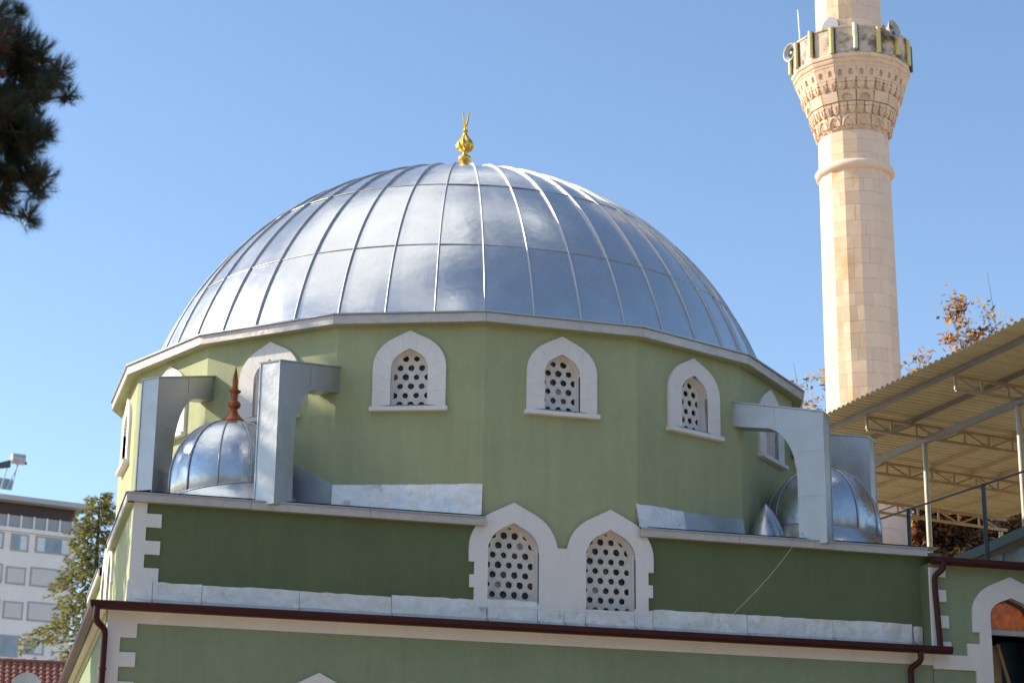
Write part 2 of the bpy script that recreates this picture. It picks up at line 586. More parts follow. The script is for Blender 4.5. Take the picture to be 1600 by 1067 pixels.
# windows in the drum
for k in range(-5, 5):
    p, q = V(k), V(k + 1)
    U = (q - p).normalized()
    N = Vector((U.y, -U.x, 0))
    m = (p + q) / 2
    cx = win_off.get(k, 0.0)
    oo = arch(0.628, -1.625, -0.92, -0.275, cx=cx)
    ii = arch(0.318, WZ0, WSP, WAP, cx=cx)
    nst = 11
    M = 89
    po, pi_ = resample(oo, M), resample(ii, M)
    stones = []
    first = None
    for s in range(nst):
        a, b = s * 8, s * 8 + 8
        o1, i1 = po[a:b + 1], pi_[a:b + 1]
        g_ = 0.0012
        def sh(l, e):
            l = list(l)
            d = math.dist(l[0], l[1])
            l[0] = (l[0][0] + (l[1][0] - l[0][0]) * g_ / d, l[0][1] + (l[1][1] - l[0][1]) * g_ / d)
            d = math.dist(l[-1], l[-2])
            l[-1] = (l[-1][0] + (l[-2][0] - l[-1][0]) * g_ / d, l[-1][1] + (l[-2][1] - l[-1][1]) * g_ / d)
            return l
        o1, i1 = sh(o1, 0), sh(i1, 0)
        loop = o1 + i1[::-1]
        pr = 0.055 + random.uniform(-0.0006, 0.0006)
        if first is None:
            # the reveal is the window's own mesh; stones, sill, lattice and panes hang under it
            rv = MB()
            n_ = len(ii)
            vs = [m + U * x + Z * z + N * 0.05 for x, z in ii] + [m + U * x + Z * z - N * 0.25 for x, z in ii]
            rv.add(vs, [(j, j + 1, j + 1 + n_, j + n_) for j in range(n_ - 1)] + [(0, n_, 2 * n_ - 1, n_ - 1)])
            first = rv.build('window', 'white_trim', mosque, recalc=False)
        MB().poly([loop], m, U, Z, N, -0.02, pr).build('surround_stone', 'white_trim', first)
    MB().box(m + U * cx + Z * -1.66 + N * 0.05, (1.33, 0.14, 0.07), U, N, Z).build('sill', 'white_trim', first)
    if -4 <= k <= 3:
        lattice_window(first, m, U, N, 0.318, WZ0, WSP, WAP, cx, 0.17, seed=40 + k)
    else:
        MB().poly([arch(0.325, WZ0, WSP, WAP, cx=cx)], m, U, Z, N, -0.24, -0.24).build('pane', 'glass_dark', first)

# eave of the drum: soffit, fascia boards, drip lip, sloping top
ER = 7.0
ev = MB()
for k in range(16):
    a, b, c, d = V(k, DR - 0.05, -0.17), V(k + 1, DR - 0.05, -0.17), V(k + 1, ER - 0.02, -0.17), V(k, ER - 0.02, -0.17)
    ev.add([a, b, c, d], [(0, 1, 2, 3)])
ev.build('soffit', 'drum_paint', mosque)
et = MB()
for k in range(16):
    a, b, c, d = V(k, ER + 0.01, 0.0), V(k + 1, ER + 0.01, 0.0), V(k + 1, 6.0, 0.20), V(k, 6.0, 0.20)
    et.add([a, b, c, d], [(0, 1, 2, 3)])
et.build('eave_cover', 'zinc', mosque)
for k in range(16):
    p, q = V(k, ER), V(k + 1, ER)
    U = (q - p).normalized()
    N = Vector((U.y, -U.x, 0))
    l = (q - p).length
    fb = MB().box((p + q) / 2 + Z * -0.105 - N * 0.015, (l - 0.006, 0.03, 0.155), U, N, Z)
    fo = fb.build('fascia_board', 'fascia', mosque)
    MB().box((p + q) / 2 + Z * -0.012 + N * 0.006, (l + 0.02, 0.06, 0.024), U, N, Z).build('drip_edge', 'zinc_clad', fo)

# the dome: 45 gores in three courses of sheet metal with standing seams
SR, SZ = 6.47, -1.532
NG = 45
PH0 = R_(-101.4)
dcore = MB()
lat_z = [0.10, 1.66, 3.33, 4.60, SZ + SR - 0.004]
prof = []
for i in range(25):
    z = 0.05 + (SZ + SR - 0.03 - 0.05) * math.sin(math.pi / 2 * i / 24)
    prof.append((math.sqrt(max(1e-6, SR * SR - (z - SZ) ** 2)) - 0.035, z))
dome = dcore.lathe(prof, n=90).build('dome', 'zinc', mosque, smooth='all')
def sph(th, z, r=SR):
    rr = math.sqrt(max(0, r * r - (z - SZ) ** 2))
    return Vector((rr * math.cos(th), rr * math.sin(th), z))
for gi in range(NG):
    for ci in range(3):
        z0, z1 = lat_z[ci], (lat_z[ci + 1] if ci < 2 else SZ + SR - 0.012)
        nu, nv = 6, 8
        rnd = random.Random(gi * 7 + ci)
        tlt, tlu, off, bul = rnd.uniform(-0.008, 0.008), rnd.uniform(-0.008, 0.008), rnd.uniform(0.0, 0.006), rnd.uniform(-0.005, 0.010)
        vs, fs = [], []
        e0 = math.asin((z0 - SZ) / SR)
        e1 = math.asin((z1 - SZ) / SR)
        for j in range(nv + 1):
            for i in range(nu + 1):
                th = PH0 + 2 * math.pi / NG * (gi + 0.004 + 0.992 * i / nu)
                el = e0 + (e1 - e0) * j / nv
                a, b = i / nu - 0.5, j / nv - 0.5
                rr = SR + off + tlt * b + tlu * a + bul * (1 - 4 * a * a) * (1 - 4 * b * b) - (0.004 if ci else 0)
                vs.append(Vector((rr * math.cos(el) * math.cos(th), rr * math.cos(el) * math.sin(th), SZ + rr * math.sin(el))))
        for j in range(nv):
            for i in range(nu):
                a = j * (nu + 1) + i
                fs.append((a, a + 1, a + nu + 2, a + nu + 1))
        MB().add(vs, fs).build('metal_sheet', 'zinc', dome, smooth='all', recalc=False)
# standing seam, shared mesh turned about the axis
sm = MB()
pts = []
for i in range(30):
    el = math.asin((0.09 - SZ) / SR) + (R_(87.5) - math.asin((0.09 - SZ) / SR)) * i / 29
    pts.append(el)
vs, fs = [], []
for el in pts:
    wd = 0.017 * (1.0 if el < R_(75) else 0.8)
    for (dx, dr) in ((-wd, -0.02), (-wd * 0.75, 0.034), (0, 0.044), (wd * 0.75, 0.034), (wd, -0.02)):
        rr = SR + dr
        vs.append(Vector((rr * math.cos(el), dx, SZ + rr * math.sin(el))))
for i in range(len(pts) - 1):
    for j in range(4):
        a = i * 5 + j
        fs.append((a, a + 1, a + 6, a + 5))
seam0 = sm.add(vs, fs).build('standing_seam', 'zinc_clad', dome, smooth='all', origin=(0, 0, 0))
seam0.rotation_euler = (0, 0, PH0)
for gi in range(1, NG):
    clone(seam0, (0, 0, 0), dome, rot=(0, 0, PH0 + 2 * math.pi / NG * gi))
for z in lat_z[1:3]:
    MB().tube([sph(2 * math.pi * k / 120, z, SR + 0.006) for k in range(120)], 0.011, 6, closed=True).build('ring_seam', 'zinc_clad', dome, smooth='all')

# gilded finial on the big dome
AZ = SZ + SR
FZ = AZ + 0.46
fin = MB().lathe([(0.16, -0.50), (0.15, -0.10), (0.09, -0.04), (0.075, 0.03), (0.10, 0.07), (0.135, 0.11), (0.145, 0.15), (0.13, 0.195), (0.085, 0.225), (0.06, 0.24), (0.058, 0.30), (0.08, 0.315)], (0, 0, FZ), 20).build('finial', 'gold', mosque, smooth=True)
bp = [(0.075, 0.31), (0.13, 0.345), (0.165, 0.39), (0.178, 0.44), (0.172, 0.49), (0.15, 0.54), (0.115, 0.59), (0.08, 0.64), (0.055, 0.69), (0.042, 0.74)]
fine = []
for i in range(len(bp) - 1):
    for k in range(4):
        t = k / 4
        fine.append((bp[i][0] * (1 - t) + bp[i + 1][0] * t, bp[i][1] * (1 - t) + bp[i + 1][1] * t))
bp = fine + [bp[-1]]
n_ = 48
vs, fs = [], []
for r, z in bp:
    for k in range(n_):
        t = 2 * math.pi * k / n_
        rr = r * (1 + 0.13 * math.cos(9 * t + 13.0 * z)) if r > 0.06 else r
        vs.append(Vector((rr * math.cos(t), rr * math.sin(t), FZ + z)))
for i in range(len(bp) - 1):
    for k in range(n_):
        l = (k + 1) % n_
        fs.append((i * n_ + k, i * n_ + l, (i + 1) * n_ + l, (i + 1) * n_ + k))
MB().add(vs, fs).build('twisted_bulb', 'gold', fin, smooth='all')
MB().lathe([(0.042, 0.73), (0.05, 0.76), (0.068, 0.785), (0.06, 0.805), (0.03, 0.82), (0.028, 0.86), (0.035, 0.88), (0.02, 0.90)], (0, 0, FZ), 14).build('neck', 'gold', fin, smooth=True)
hz = MB()
cdir = Vector((0.80, 0.60, 0))
for sgn, top in ((-1, 1.22), (1, 1.30)):
    pts, rad = [], []
    for i in range(12):
        t = i / 11
        xo = sgn * (0.012 + 0.075 * math.sin(math.pi * min(1, t * 0.85) * 0.62)) + (0.03 * t if sgn > 0 else 0.0)
        pts.append(cdir * xo + Vector((0, 0, FZ + 0.885 + (top - 0.885) * t)))
        rad.append(0.026 * (1 - t) ** 0.55 + 0.004)
    hz.tube(pts, rad, 7)
hz.build('crescent', 'gold', fin, smooth=True)

# ---- the square tier below the drum
TX0, TX1, TY = -7.09, 7.09, -6.70
CAPZ = -3.54
SK = 0.033                                  # the left wall runs slightly inwards
eL = Vector((math.sin(SK), math.cos(SK), 0))
NL = Vector((-math.cos(SK), math.sin(SK), 0))
cornerL = Vector((TX0, TY, 0))
tw = MB()
N0 = Vector((0, -1, 0))
X = Vector((1, 0, 0))
O0 = Vector((0, TY, 0))
tw.poly([[(TX0, -5.4), (-1.46, -5.4), (-1.46, -3.6), (TX0, -3.6)]], O0, X, Z, N0, 0, 0)
tw.poly([[(1.46, -5.4), (TX1, -5.4), (TX1, -3.6), (1.46, -3.6)]], O0, X, Z, N0, 0, 0)
LWZ0, LWSP, LWAP = -4.98, -4.08, -3.60
hl_ = arch(0.44, LWZ0, LWSP, LWAP, cx=-0.853)
hr_ = arch(0.44, LWZ0, LWSP, LWAP, cx=0.853)
yb = TY + 6.9
UL = -eL
tw.poly([[(-13.6, -5.4), (0, -5.4), (0, -3.6), (-13.6, -3.6)]], cornerL, UL, Z, NL, 0, 0)
tw.poly([[(TX0 + .5, -5.4), (TX1, -5.4), (TX1, -3.6), (TX0 + .5, -3.6)]], Vector((0, 6.9, 0)), X, Z, N0, 0, 0)
tw.poly([[(TY, -5.4), (6.9, -5.4), (6.9, -3.6), (TY, -3.6)]], Vector((TX1, 0, 0)), Vector((0, 1, 0)), Z, X, 0, 0)
tw.build('tier_wall', 'tier_paint', mosque)
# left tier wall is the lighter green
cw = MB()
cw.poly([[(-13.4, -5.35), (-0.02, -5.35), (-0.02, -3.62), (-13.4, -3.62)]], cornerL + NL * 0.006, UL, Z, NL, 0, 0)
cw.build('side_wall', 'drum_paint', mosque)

def pair_outline():
    right = [(1.52, -5.02), (1.52, -4.71), (1.60, -4.71), (1.60, -4.50), (1.52, -4.50), (1.52, -4.285), (1.615, -4.285)]
    a = arch(0.765, -4.285, -4.06, -3.255, cx=0.853, n=12)
    a = [p for p in a[1:-1] if p[0] > 0.09 or p[1] > -3.97]
    a = [p for p in a if not (p[0] < 0.3 and p[1] < -3.97)]
    right += a
    out = right + [(0.088, -3.975)]
    left = [(-x, z) for x, z in reversed(out)]
    return out + left

def window_pair(O, U, N, back, lat=True, seed=1):
    sur = MB().poly([pair_outline(), hl_, hr_], O, U, Z, N, back, 0.04).build('window_pair', 'white_trim', mosque)
    for s, loop in ((-1, hl_), (1, hr_)):
        rv = MB()
        n_ = len(loop)
        vs = [O + U * x + Z * z + N * 0.03 for x, z in loop] + [O + U * x + Z * z - N * 0.26 for x, z in loop]
        rv.add(vs, [(j, j + 1, j + 1 + n_, j + n_) for j in range(n_ - 1)])
        rv.build('reveal', 'white_trim', sur, recalc=False)
        if lat:
            lattice_window(sur, O, U, N, 0.435, LWZ0, LWSP, LWAP, s * 0.853, 0.22, pitch=0.190, hole=0.056, seed=seed + s)
        else:
            MB().poly([loop], O, U, Z, N, -0.24, -0.24).build('pane', 'glass_dark', sur)
    return sur
# the drum wall opens behind the pair: cut it by a lower centre panel
window_pair(Vector((0, TY, 0)), X, N0, -0.03, True, 11)
window_pair(cornerL + eL * 5.75 + NL * 0.01, UL, NL, -0.25, False, 21)

# quoins: white toothed corner piece on the tier
def quoin(O, U, N, ztop, zbot, wide, narrow, h, d, start_wide, lip=0.0):
    pts = [(0, ztop)]
    z = ztop
    wd = start_wide
    zs = []
    while z > zbot + 0.01:
        z2 = max(zbot, z - h)
        zs.append((z, z2, wide if wd else narrow))
        wd = not wd
        z = z2
    right = []
    for a, b, wv in zs:
        right += [(wv, a), (wv, b)]
    loop = [(0, ztop)] + right + [(0, zbot)]
    return MB().poly([loop], O, U, Z, N, 0.0, d).build('quoin', 'white_trim', mosque)
quoin(Vector((TX0 - 0.004, TY, 0)), X, N0, -3.64, -4.93, 0.45, 0.215, 0.215, 0.025, False)

# cap of the tier: fascia lengths, metal lip, roofs
def cap_run(p, q, N, z=CAPZ, seg=1.9):
    p, q = Vector(p), Vector(q)
    d = (q - p)
    l = d.length
    d.normalize()
    n = max(1, round(l / seg))
    for i in range(n):
        a, b = l * i / n + 0.003, l * (i + 1) / n - 0.003
        mid = p + d * ((a + b) / 2)
        jz = random.uniform(-0.004, 0.004)
        fo = MB().box(mid + N * (0.115 + random.uniform(-0.003, 0.003)) + Z * (z - 0.085 + jz), (b - a, 0.03, 0.135), d, N, Z).build('cap_fascia', 'fascia', mosque)
        vs = [p + d * a + N * 0.150 + Z * (z - 0.030 + jz), p + d * b + N * 0.150 + Z * (z - 0.030), p + d * b + N * 0.150 + Z * (z - 0.006), p + d * a + N * 0.150 + Z * (z - 0.006 + jz),
              p + d * a - N * 0.25 + Z * (z + 0.05), p + d * b - N * 0.25 + Z * (z + 0.05)]
        MB().add(vs, [(0, 1, 2, 3), (3, 2, 5, 4)]).build('cap_lip', 'zinc_clad', fo, recalc=False)
    # underside
    MB().add([p + Z * (z - 0.15) - N * 0.01, q + Z * (z - 0.15) - N * 0.01, q + N * 0.10 + Z * (z - 0.15), p + N * 0.10 + Z * (z - 0.15)], [(0, 1, 2, 3)]).build('cap_soffit', 'drum_paint', mosque)
cap_run((TX0 - 0.12, TY, 0), (-1.36, TY, 0), N0)
cap_run((1.36, TY, 0), (TX1 - 0.35, TY, 0), N0)
cap_run(cornerL + eL * 4.45, cornerL - eL * 0.12, NL)
cap_run(cornerL + eL * 10.8, cornerL + eL * 7.15, NL)
rf = MB()
for a in ([(TX0, TY), (-1.36, TY), (-1.36, -6.0), (-3.6, -5.2), (-5.2, -3.6), (-6.0, -2.2), (TX0 + 0.14, -2.2)],
          [(1.36, TY), (TX1, TY), (TX1, -1.4), (6.2, -1.4), (5.2, -3.6), (3.6, -5.2), (1.36, -6.0)],
          [(TX0 + 0.3, 0.6), (TX0 + 0.4, 6.9), (0, 6.9), (-3.6, 5.2), (-5.2, 3.6)],
          [(TX1, 6.9), (TX1, 1.4), (6.2, 1.4), (5.2, 3.6), (3.6, 5.2), (0, 6.9)]):
    rf.add([Vector((x, y, CAPZ + 0.045)) for x, y in a], [tuple(range(len(a)))])
rf.build('tier_roof', 'zinc', mosque)

# flashing sheets where the tier roof meets the drum
def flash(pts, N, name='flashing_sheet', lean=0.06, m='zinc_flash', seed=0, nseg=10):
    """quad p0 (bottom left) p1 (bottom right) p2 (top right) p3 (top left) with a ragged upper edge"""
    rnd = random.Random(seed)
    p0, p1, p2, p3 = [Vector(p) for p in pts]
    N = Vector(N)
    vs, fs = [], []
    rows = 3
    for j in range(rows):
        t = j / (rows - 1)
        for i in range(nseg + 1):
            s = i / nseg
            b = p0.lerp(p1, s)
            c = p3.lerp(p2, s)
            p = b.lerp(c, t) + N * (lean * (1 - t) + rnd.uniform(-0.006, 0.006))
            if j == rows - 1:
                p = p + Z * rnd.uniform(-0.012, 0.006)
            vs.append(p)
    for j in range(rows - 1):
        for i in range(nseg):
            a = j * (nseg + 1) + i
            fs.append((a, a + 1, a + nseg + 2, a + nseg + 1))
    back = [v - N * 0.03 for v in vs]
    n = len(vs)
    fs2 = [tuple(i + n for i in f)[::-1] for f in fs]
    # close the rim
    rim = [i for i in range(nseg + 1)] + [(r + 1) * (nseg + 1) - 1 for r in range(1, rows)] + [(rows - 1) * (nseg + 1) + i for i in range(nseg - 1, -1, -1)] + [r * (nseg + 1) for r in range(rows - 2, 0, -1)]
    side = [(rim[i], rim[(i + 1) % len(rim)], rim[(i + 1) % len(rim)] + n, rim[i] + n) for i in range(len(rim))]
    return MB().add(vs + back, fs + fs2 + side).build(name, m, mosque, smooth=35)

def fU(k):
    p, q = V(k), V(k + 1)
    U = (q - p).normalized()
    return p, q, U, Vector((U.y, -U.x, 0))
p, q, U, N = fU(-1)
flash([p + Z * -3.52 + N * .05, q + Z * -3.50 + N * .05, q + Z * -2.955 + N * .02, p + Z * -2.945 + N * .02], N, seed=1)
p, q, U, N = fU(-2)
hp = q.lerp(p, 0.45)
flash([hp + Z * -3.5, q + Z * -3.5, q + Z * -2.945 + N * .02, hp + Z * -2.22 + N * .02], N, seed=2, m='zinc_clad')
p, q, U, N = fU(1)
mm = p.lerp(q, 0.42)
flash([p + Z * -3.52 + N * .05 - U * .04, mm + Z * -3.52 + N * .05, mm + Z * -3.08 + N * .02, p + Z * -3.10 + N * .02 - U * .04], N, seed=3)
flash([mm + Z * -3.52 + N * .03, q + Z * -3.52 + N * .03, q + Z * -3.02 + N * .02, mm + Z * -3.09 + N * .02], N, seed=4, m='zinc_clad')

# flying buttresses clad in sheet metal
def buttress(k, deg, L, ztop_in, ztop_out, t=0.34, dx=0.0):
    A = V(k) + Vector((dx, 0, 0))
    d = Vector((math.cos(R_(deg)), math.sin(R_(deg)), 0))
    N = Vector((-d.y, d.x, 0))
    li = L - 0.50
    under = ztop_in - 0.46
    loop = [(-0.25, ztop_in + 0.05), (L, ztop_out), (L, -3.60), (li, -3.60), (li, -2.42)]
    r = li - 0.50 * (li / 1.1)
    x0 = li - 0.62
    for i in range(1, 9):
        a = math.pi / 2 * i / 9
        # concave curve from the leg to the arm
        loop.append((li - 0.62 * (1 - math.cos(a)), -2.42 + (under - 0.06 + 2.42) * math.sin(a)))
    loop += [(x0, under - 0.06), (-0.25, under + 0.06)]
    b = MB().poly([loop], A, d, Z, N, -t / 2, t / 2).build('buttress', 'zinc_clad', mosque)
    # thin cover sheet on top and folded corner seams
    tp0, tp1 = A + d * -0.2 + Z * (ztop_in + 0.055), A + d * (L + 0.015) + Z * (ztop_out + 0.012)
    MB().bar(tp0, tp1, t + 0.04, 0.022).build('cover_sheet', 'zinc_clad', b)
    for s in (-1, 1):
        e = N * (s * t / 2)
        MB().bar(A + d * L + e + Z * ztop_out, A + d * L + e + Z * -3.6, 0.022, 0.022, up=d).build('corner_seam', 'zinc_clad', b)
        for zz in (-1.95, -2.75):
            MB().bar(A + d * (li + 0.01) + e + Z * zz, A + d * (L - 0.01) + e + Z * zz, 0.010, 0.010, up=d.cross(Z)).build('joint_seam', 'zinc_clad', b)
        MB().bar(A + d * 0.72 + e + Z * (ztop_in - 0.17), A + d * 0.72 + e + Z * (under - 0.03), 0.012, 0.014, up=d).build('joint_seam', 'zinc_clad', b)
buttress(-1, -135, 1.62, -0.94, -1.24, 0.38, -0.19)
buttress(-2, -135, 1.55, -0.74, -1.16)
buttress(2, -45, 1.62, -0.92, -1.27)
buttress(3, -45, 1.56, -0.85, -1.12)
buttress(6, 45, 1.55, -0.9, -1.2)
buttress(-6, 135, 1.55, -0.9, -1.2)

# small corner domes between the buttresses
def small_dome(c, low_dir, seed):
    c = Vector(c)
    rnd = random.Random(seed)
    r, zc, H = 1.04, -3.0, 1.10
    nsg = 12
    prof = []
    for i in range(13):
        t = math.pi / 2 * i / 12
        prof.append((r * math.cos(t) ** 0.92 if i < 12 else 0.0, zc + H * math.sin(t)))
    prof[-1] = (0.02, prof[-1][1])
    core = MB().lathe([(r, -3.5)] + prof, (c.x, c.y, 0), 48).build('corner_dome', 'zinc_bright', mosque, smooth='all')
    for k in range(nsg):
        th = 2 * math.pi * (k + 0.35) / nsg
        pts = [Vector((c.x + (pr + 0.012) * math.cos(th), c.y + (pr + 0.012) * math.sin(th), z + 0.004)) for pr, z in [(r, -3.3)] + prof[:-1]]
        MB().tube(pts, 0.013, 5).build('standing_seam', 'zinc_clad', core, smooth='all')
    # flared skirt: its upper edge arches, its foot spreads over the roof
    n = 48
    vs, fs = [], []
    low = math.atan2(low_dir[1], low_dir[0])
    for j in range(5):
        t = j / 4
        for k in range(n):
            th = 2 * math.pi * k / n
            zr = zc - 0.06 - 0.26 * (0.5 + 0.5 * math.cos(th - low)) ** 1.5
            zz = zr + (-3.50 - zr) * t
            rr = r + 0.012 + 0.24 * t ** 1.4
            vs.append(Vector((c.x + rr * math.cos(th), c.y + rr * math.sin(th), zz)))
    for j in range(4):
        for k in range(n):
            l = (k + 1) % n
            fs.append((j * n + k, j * n + l, (j + 1) * n + l, (j + 1) * n + k))
    MB().add(vs, fs).build('skirt', 'zinc_bright', core, smooth='all')
    MB().tube([v + Vector((0, 0, 0.0)) for v in vs[:n]], 0.016, 5, closed=True).build('rim_seam', 'zinc_clad', core, smooth='all')
    az = zc + H
    # turned copper finial
    f0 = MB().lathe([(0.19, -0.02), (0.195, 0.02), (0.165, 0.06), (0.12, 0.10), (0.075, 0.17), (0.06, 0.21), (0.06, 0.235), (0.105, 0.27), (0.115, 0.31), (0.10, 0.35), (0.055, 0.385), (0.05, 0.41),
                     (0.062, 0.50), (0.105, 0.535), (0.11, 0.55), (0.06, 0.58), (0.045, 0.64), (0.05, 0.72), (0.038, 0.82), (0.015, 0.93), (0.003, 1.0)], (c.x, c.y, az), 20)
    f0.build('small_finial', 'copper', core, smooth=True)
small_dome((-5.38, -5.22, 0), (-1, 0.0), 5)
small_dome((5.52, -5.22, 0), (1, 0.0), 6)
# curved metal saddle between the drum and the right corner dome
sdl = MB()
vs, fs = [], []
n = 14
for j in range(9):
    t = j / 8
    rr = 0.34 * math.cos(math.pi / 2 * t) ** 0.75 if j < 8 else 0.01
    for k in range(n):
        th = 2 * math.pi * k / n
        vs.append(Vector((4.18 + rr * math.cos(th) + 0.05 * t, -5.72 + rr * 0.9 * math.sin(th) + 0.15 * t, -3.55 + 0.86 * t)))
for j in range(8):
    for k in range(n):
        l = (k + 1) % n
        fs.append((j * n + k, j * n + l, (j + 1) * n + l, (j + 1) * n + k))
sdl.add(vs, fs).build('roof_saddle', 'zinc_bright', mosque, smooth='all')

# ---- lower storey
LX0, LX1, LY = -7.40, 7.46, -7.0
cornerLow = Vector((LX0, LY, 0))
WAPX, WAPZ = -4.095, -6.25
low_open = arch(0.43, -8.6, -7.10, -6.60, cx=WAPX)
lw = MB()
lw.poly([[(LX0, GZ), (LX1 - 0.6, GZ), (LX1 - 0.6, -5.36), (LX0, -5.36)], low_open], Vector((0, LY, 0)), X, Z, N0, 0, 0)
lw.poly([[(-14.2, GZ), (0, GZ), (0, -5.36), (-14.2, -5.36)]], cornerLow, UL, Z, NL, 0, 0)
lw.poly([[(LX0 + .5, GZ), (LX1 - .6, GZ), (LX1 - .6, -5.36), (LX0 + .5, -5.36)]], Vector((0, 7.1, 0)), X, Z, N0, 0, 0)
lw.poly([[(LY, GZ), (7.1, GZ), (7.1, -5.36), (LY, -5.36)]], Vector((LX1 - 0.6, 0, 0)), Vector((0, 1, 0)), Z, X, 0, 0)
lw.build('lower_wall', 'wall_paint', mosque)
lsur = MB().poly([arch(0.75, -8.75, -7.05, WAPZ, cx=WAPX), low_open], Vector((0, LY, 0)), X, Z, N0, -0.02, 0.05).build('lower_window', 'white_trim', mosque)
MB().poly([arch(0.45, -8.62, -7.10, -6.58, cx=WAPX)], Vector((0, LY, 0)), X, Z, N0, -0.2, -0.2).build('pane', 'glass_dark', lsur)
MB().box((WAPX, LY - 0.06, -8.79), (1.65, 0.2, 0.08)).build('sill', 'white_trim', lsur)
# white frieze band and toothed corner
MB().box(((LX0 + LX1 - 0.6) / 2, LY - 0.017, -5.53), (LX1 - 0.6 - LX0, 0.034, 0.20)).build('frieze_band', 'white_trim', mosque)
quoin(Vector((LX0 - 0.004, LY, 0)), X, N0, -5.63, -8.8, 0.455, 0.21, 0.222, 0.034, True)
MB().poly([[(-14.2, -5.62), (0.0, -5.62), (0.0, -5.42), (-14.2, -5.42)]], cornerLow, UL, Z, NL, 0, 0.03).build('frieze_band', 'drum_paint', mosque)
# sloping apron roof between tier and gutter
ap = MB()
ap.add([Vector((TX0 - .02, TY + .02, -5.275)), Vector((TX1, TY + .02, -5.275)), Vector((LX1 - .7, -7.28, -5.345)), Vector((LX0 - .22, -7.28, -5.345))], [(0, 1, 2, 3)])
a0, a1 = cornerL + eL * 13.5, cornerLow + eL * 13.7 + NL * 0.25
ap.add([cornerL + Z * -5.275, Vector((LX0 - .22, -7.28, -5.345)), a1 + Z * -5.345, a0 + Z * -5.275], [(0, 1, 2, 3)])
ap.build('apron_roof', 'zinc', mosque)
sf = MB()
sf.add([Vector((LX0 - .25, -7.25, -5.44)), Vector((LX1 - .7, -7.25, -5.44)), Vector((LX1 - .7, LY, -5.44)), Vector((LX0, LY, -5.44))], [(0, 1, 2, 3)])
sf.add([Vector((LX0 - .25, -7.25, -5.44)), a1 + Z * -5.44, cornerLow + eL * 13.7 + Z * -5.44, Vector((LX0, LY, -5.44))], [(0, 1, 2, 3)])
sf.build('eave_soffit', 'white_trim', mosque)
# upstand flashing sheets at the foot of the tier, of uneven widths
xs = [-7.11, -6.25, -4.9, -3.2, -1.55, -1.30]
def apron_sheet(x0, x1, zt, seed, y0=TY - 0.02, out=0.22):
    o = flash([(x0 + .004, y0 - 0.012, -5.285), (x1 - .004, y0 - 0.012, -5.285), (x1 - .004, y0 - 0.015, zt), (x0 + .004, y0 - 0.015, zt)], N0, 'apron_flashing', lean=0.0, seed=seed, nseg=max(3, int((x1 - x0) * 7)))
    MB().add([(x0 + .004, y0 - .025, -5.20), (x1 - .004, y0 - .025, -5.215), (x1 - .004, y0 - .22, -5.30), (x0 + .004, y0 - .22, -5.30)], [(0, 1, 2, 3)]).build('flashing_foot', 'zinc', o)
for i, (a, b, zt) in enumerate(((-7.12, -6.72, -4.92), (-6.72, -5.95, -4.93), (-5.95, -4.4, -4.93), (-4.4, -2.9, -4.94), (-2.9, -1.30, -4.91), (-1.295, -0.43, -4.88),
                                (-0.43, 0.03, -4.93), (0.03, 0.40, -4.93), (0.40, 1.27, -4.96), (1.27, 1.60, -4.92), (1.60, 3.3, -4.90), (3.3, 4.9, -4.90), (4.9, 6.42, -4.89), (6.44, 6.62, -4.93))):
    apron_sheet(a, b, zt, 30 + i)
# gutters and downpipes
def gutter_run(p, q, N):
    p, q = Vector(p), Vector(q)
    d = (q - p).normalized()
    prof = [(0.0, 0.0), (0.015, 0.012), (0.03, 0.0), (0.022, -0.02), (0.02, -0.07), (-0.02, -0.115), (-0.09, -0.12), (-0.13, -0.10), (-0.13, 0.0)]
    vs = [p + N * a + Z * b for a, b in prof] + [q + N * a + Z * b for a, b in prof]
    n = len(prof)
    fs = [(i, (i + 1) % n, (i + 1) % n + n, i + n) for i in range(n - 1)] + [tuple(range(n))[::-1], tuple(range(n, 2 * n))]
    return MB().add(vs, fs).build('gutter', 'gutter', mosque)
gutter_run((-7.68, -7.30, -5.352), (6.87, -7.30, -5.345), N0)
gutter_run(Vector((-7.68, -7.30, -5.352)), cornerLow + eL * 13.9 + NL * 0.27 + Z * -5.352, NL)
def downpipe(pts, r=0.052):
    return MB().tube(pts, r, 12).build('downpipe', 'gutter', mosque, smooth=True)
def smooth_path(pts, n=5):
    pts = [Vector(p) for p in pts]
    out = [pts[0]]
    for i in range(1, len(pts) - 1):
        a, b, c = pts[i - 1], pts[i], pts[i + 1]
        s, e = b + (a - b) * min(0.45, 0.08 / (a - b).length), b + (c - b) * min(0.45, 0.08 / (c - b).length)
        for k in range(n + 1):
            t = k / n
            out.append(s * (1 - t) ** 2 + b * 2 * t * (1 - t) + e * t * t)
    return out + [pts[-1]]
pipe1 = downpipe(smooth_path([(-7.60, -7.32, -5.44), (-7.60, -7.32, -5.66), (-7.44, -7.12, -5.76), (-7.44, -7.12, -6.0), (-7.44, -7.12, GZ)]))
for z in (-6.35, -8.5):
    MB().lathe([(0.062, -0.02), (0.062, 0.02)], (-7.44, -7.12, z), 12).build('bracket', 'gutter', pipe1)
pipe2 = downpipe(smooth_path([(6.27, -7.27, -5.44), (6.27, -7.27, -5.60), (6.17, -7.08, -5.70), (6.17, -7.08, -5.95), (6.17, -7.08, GZ)]))

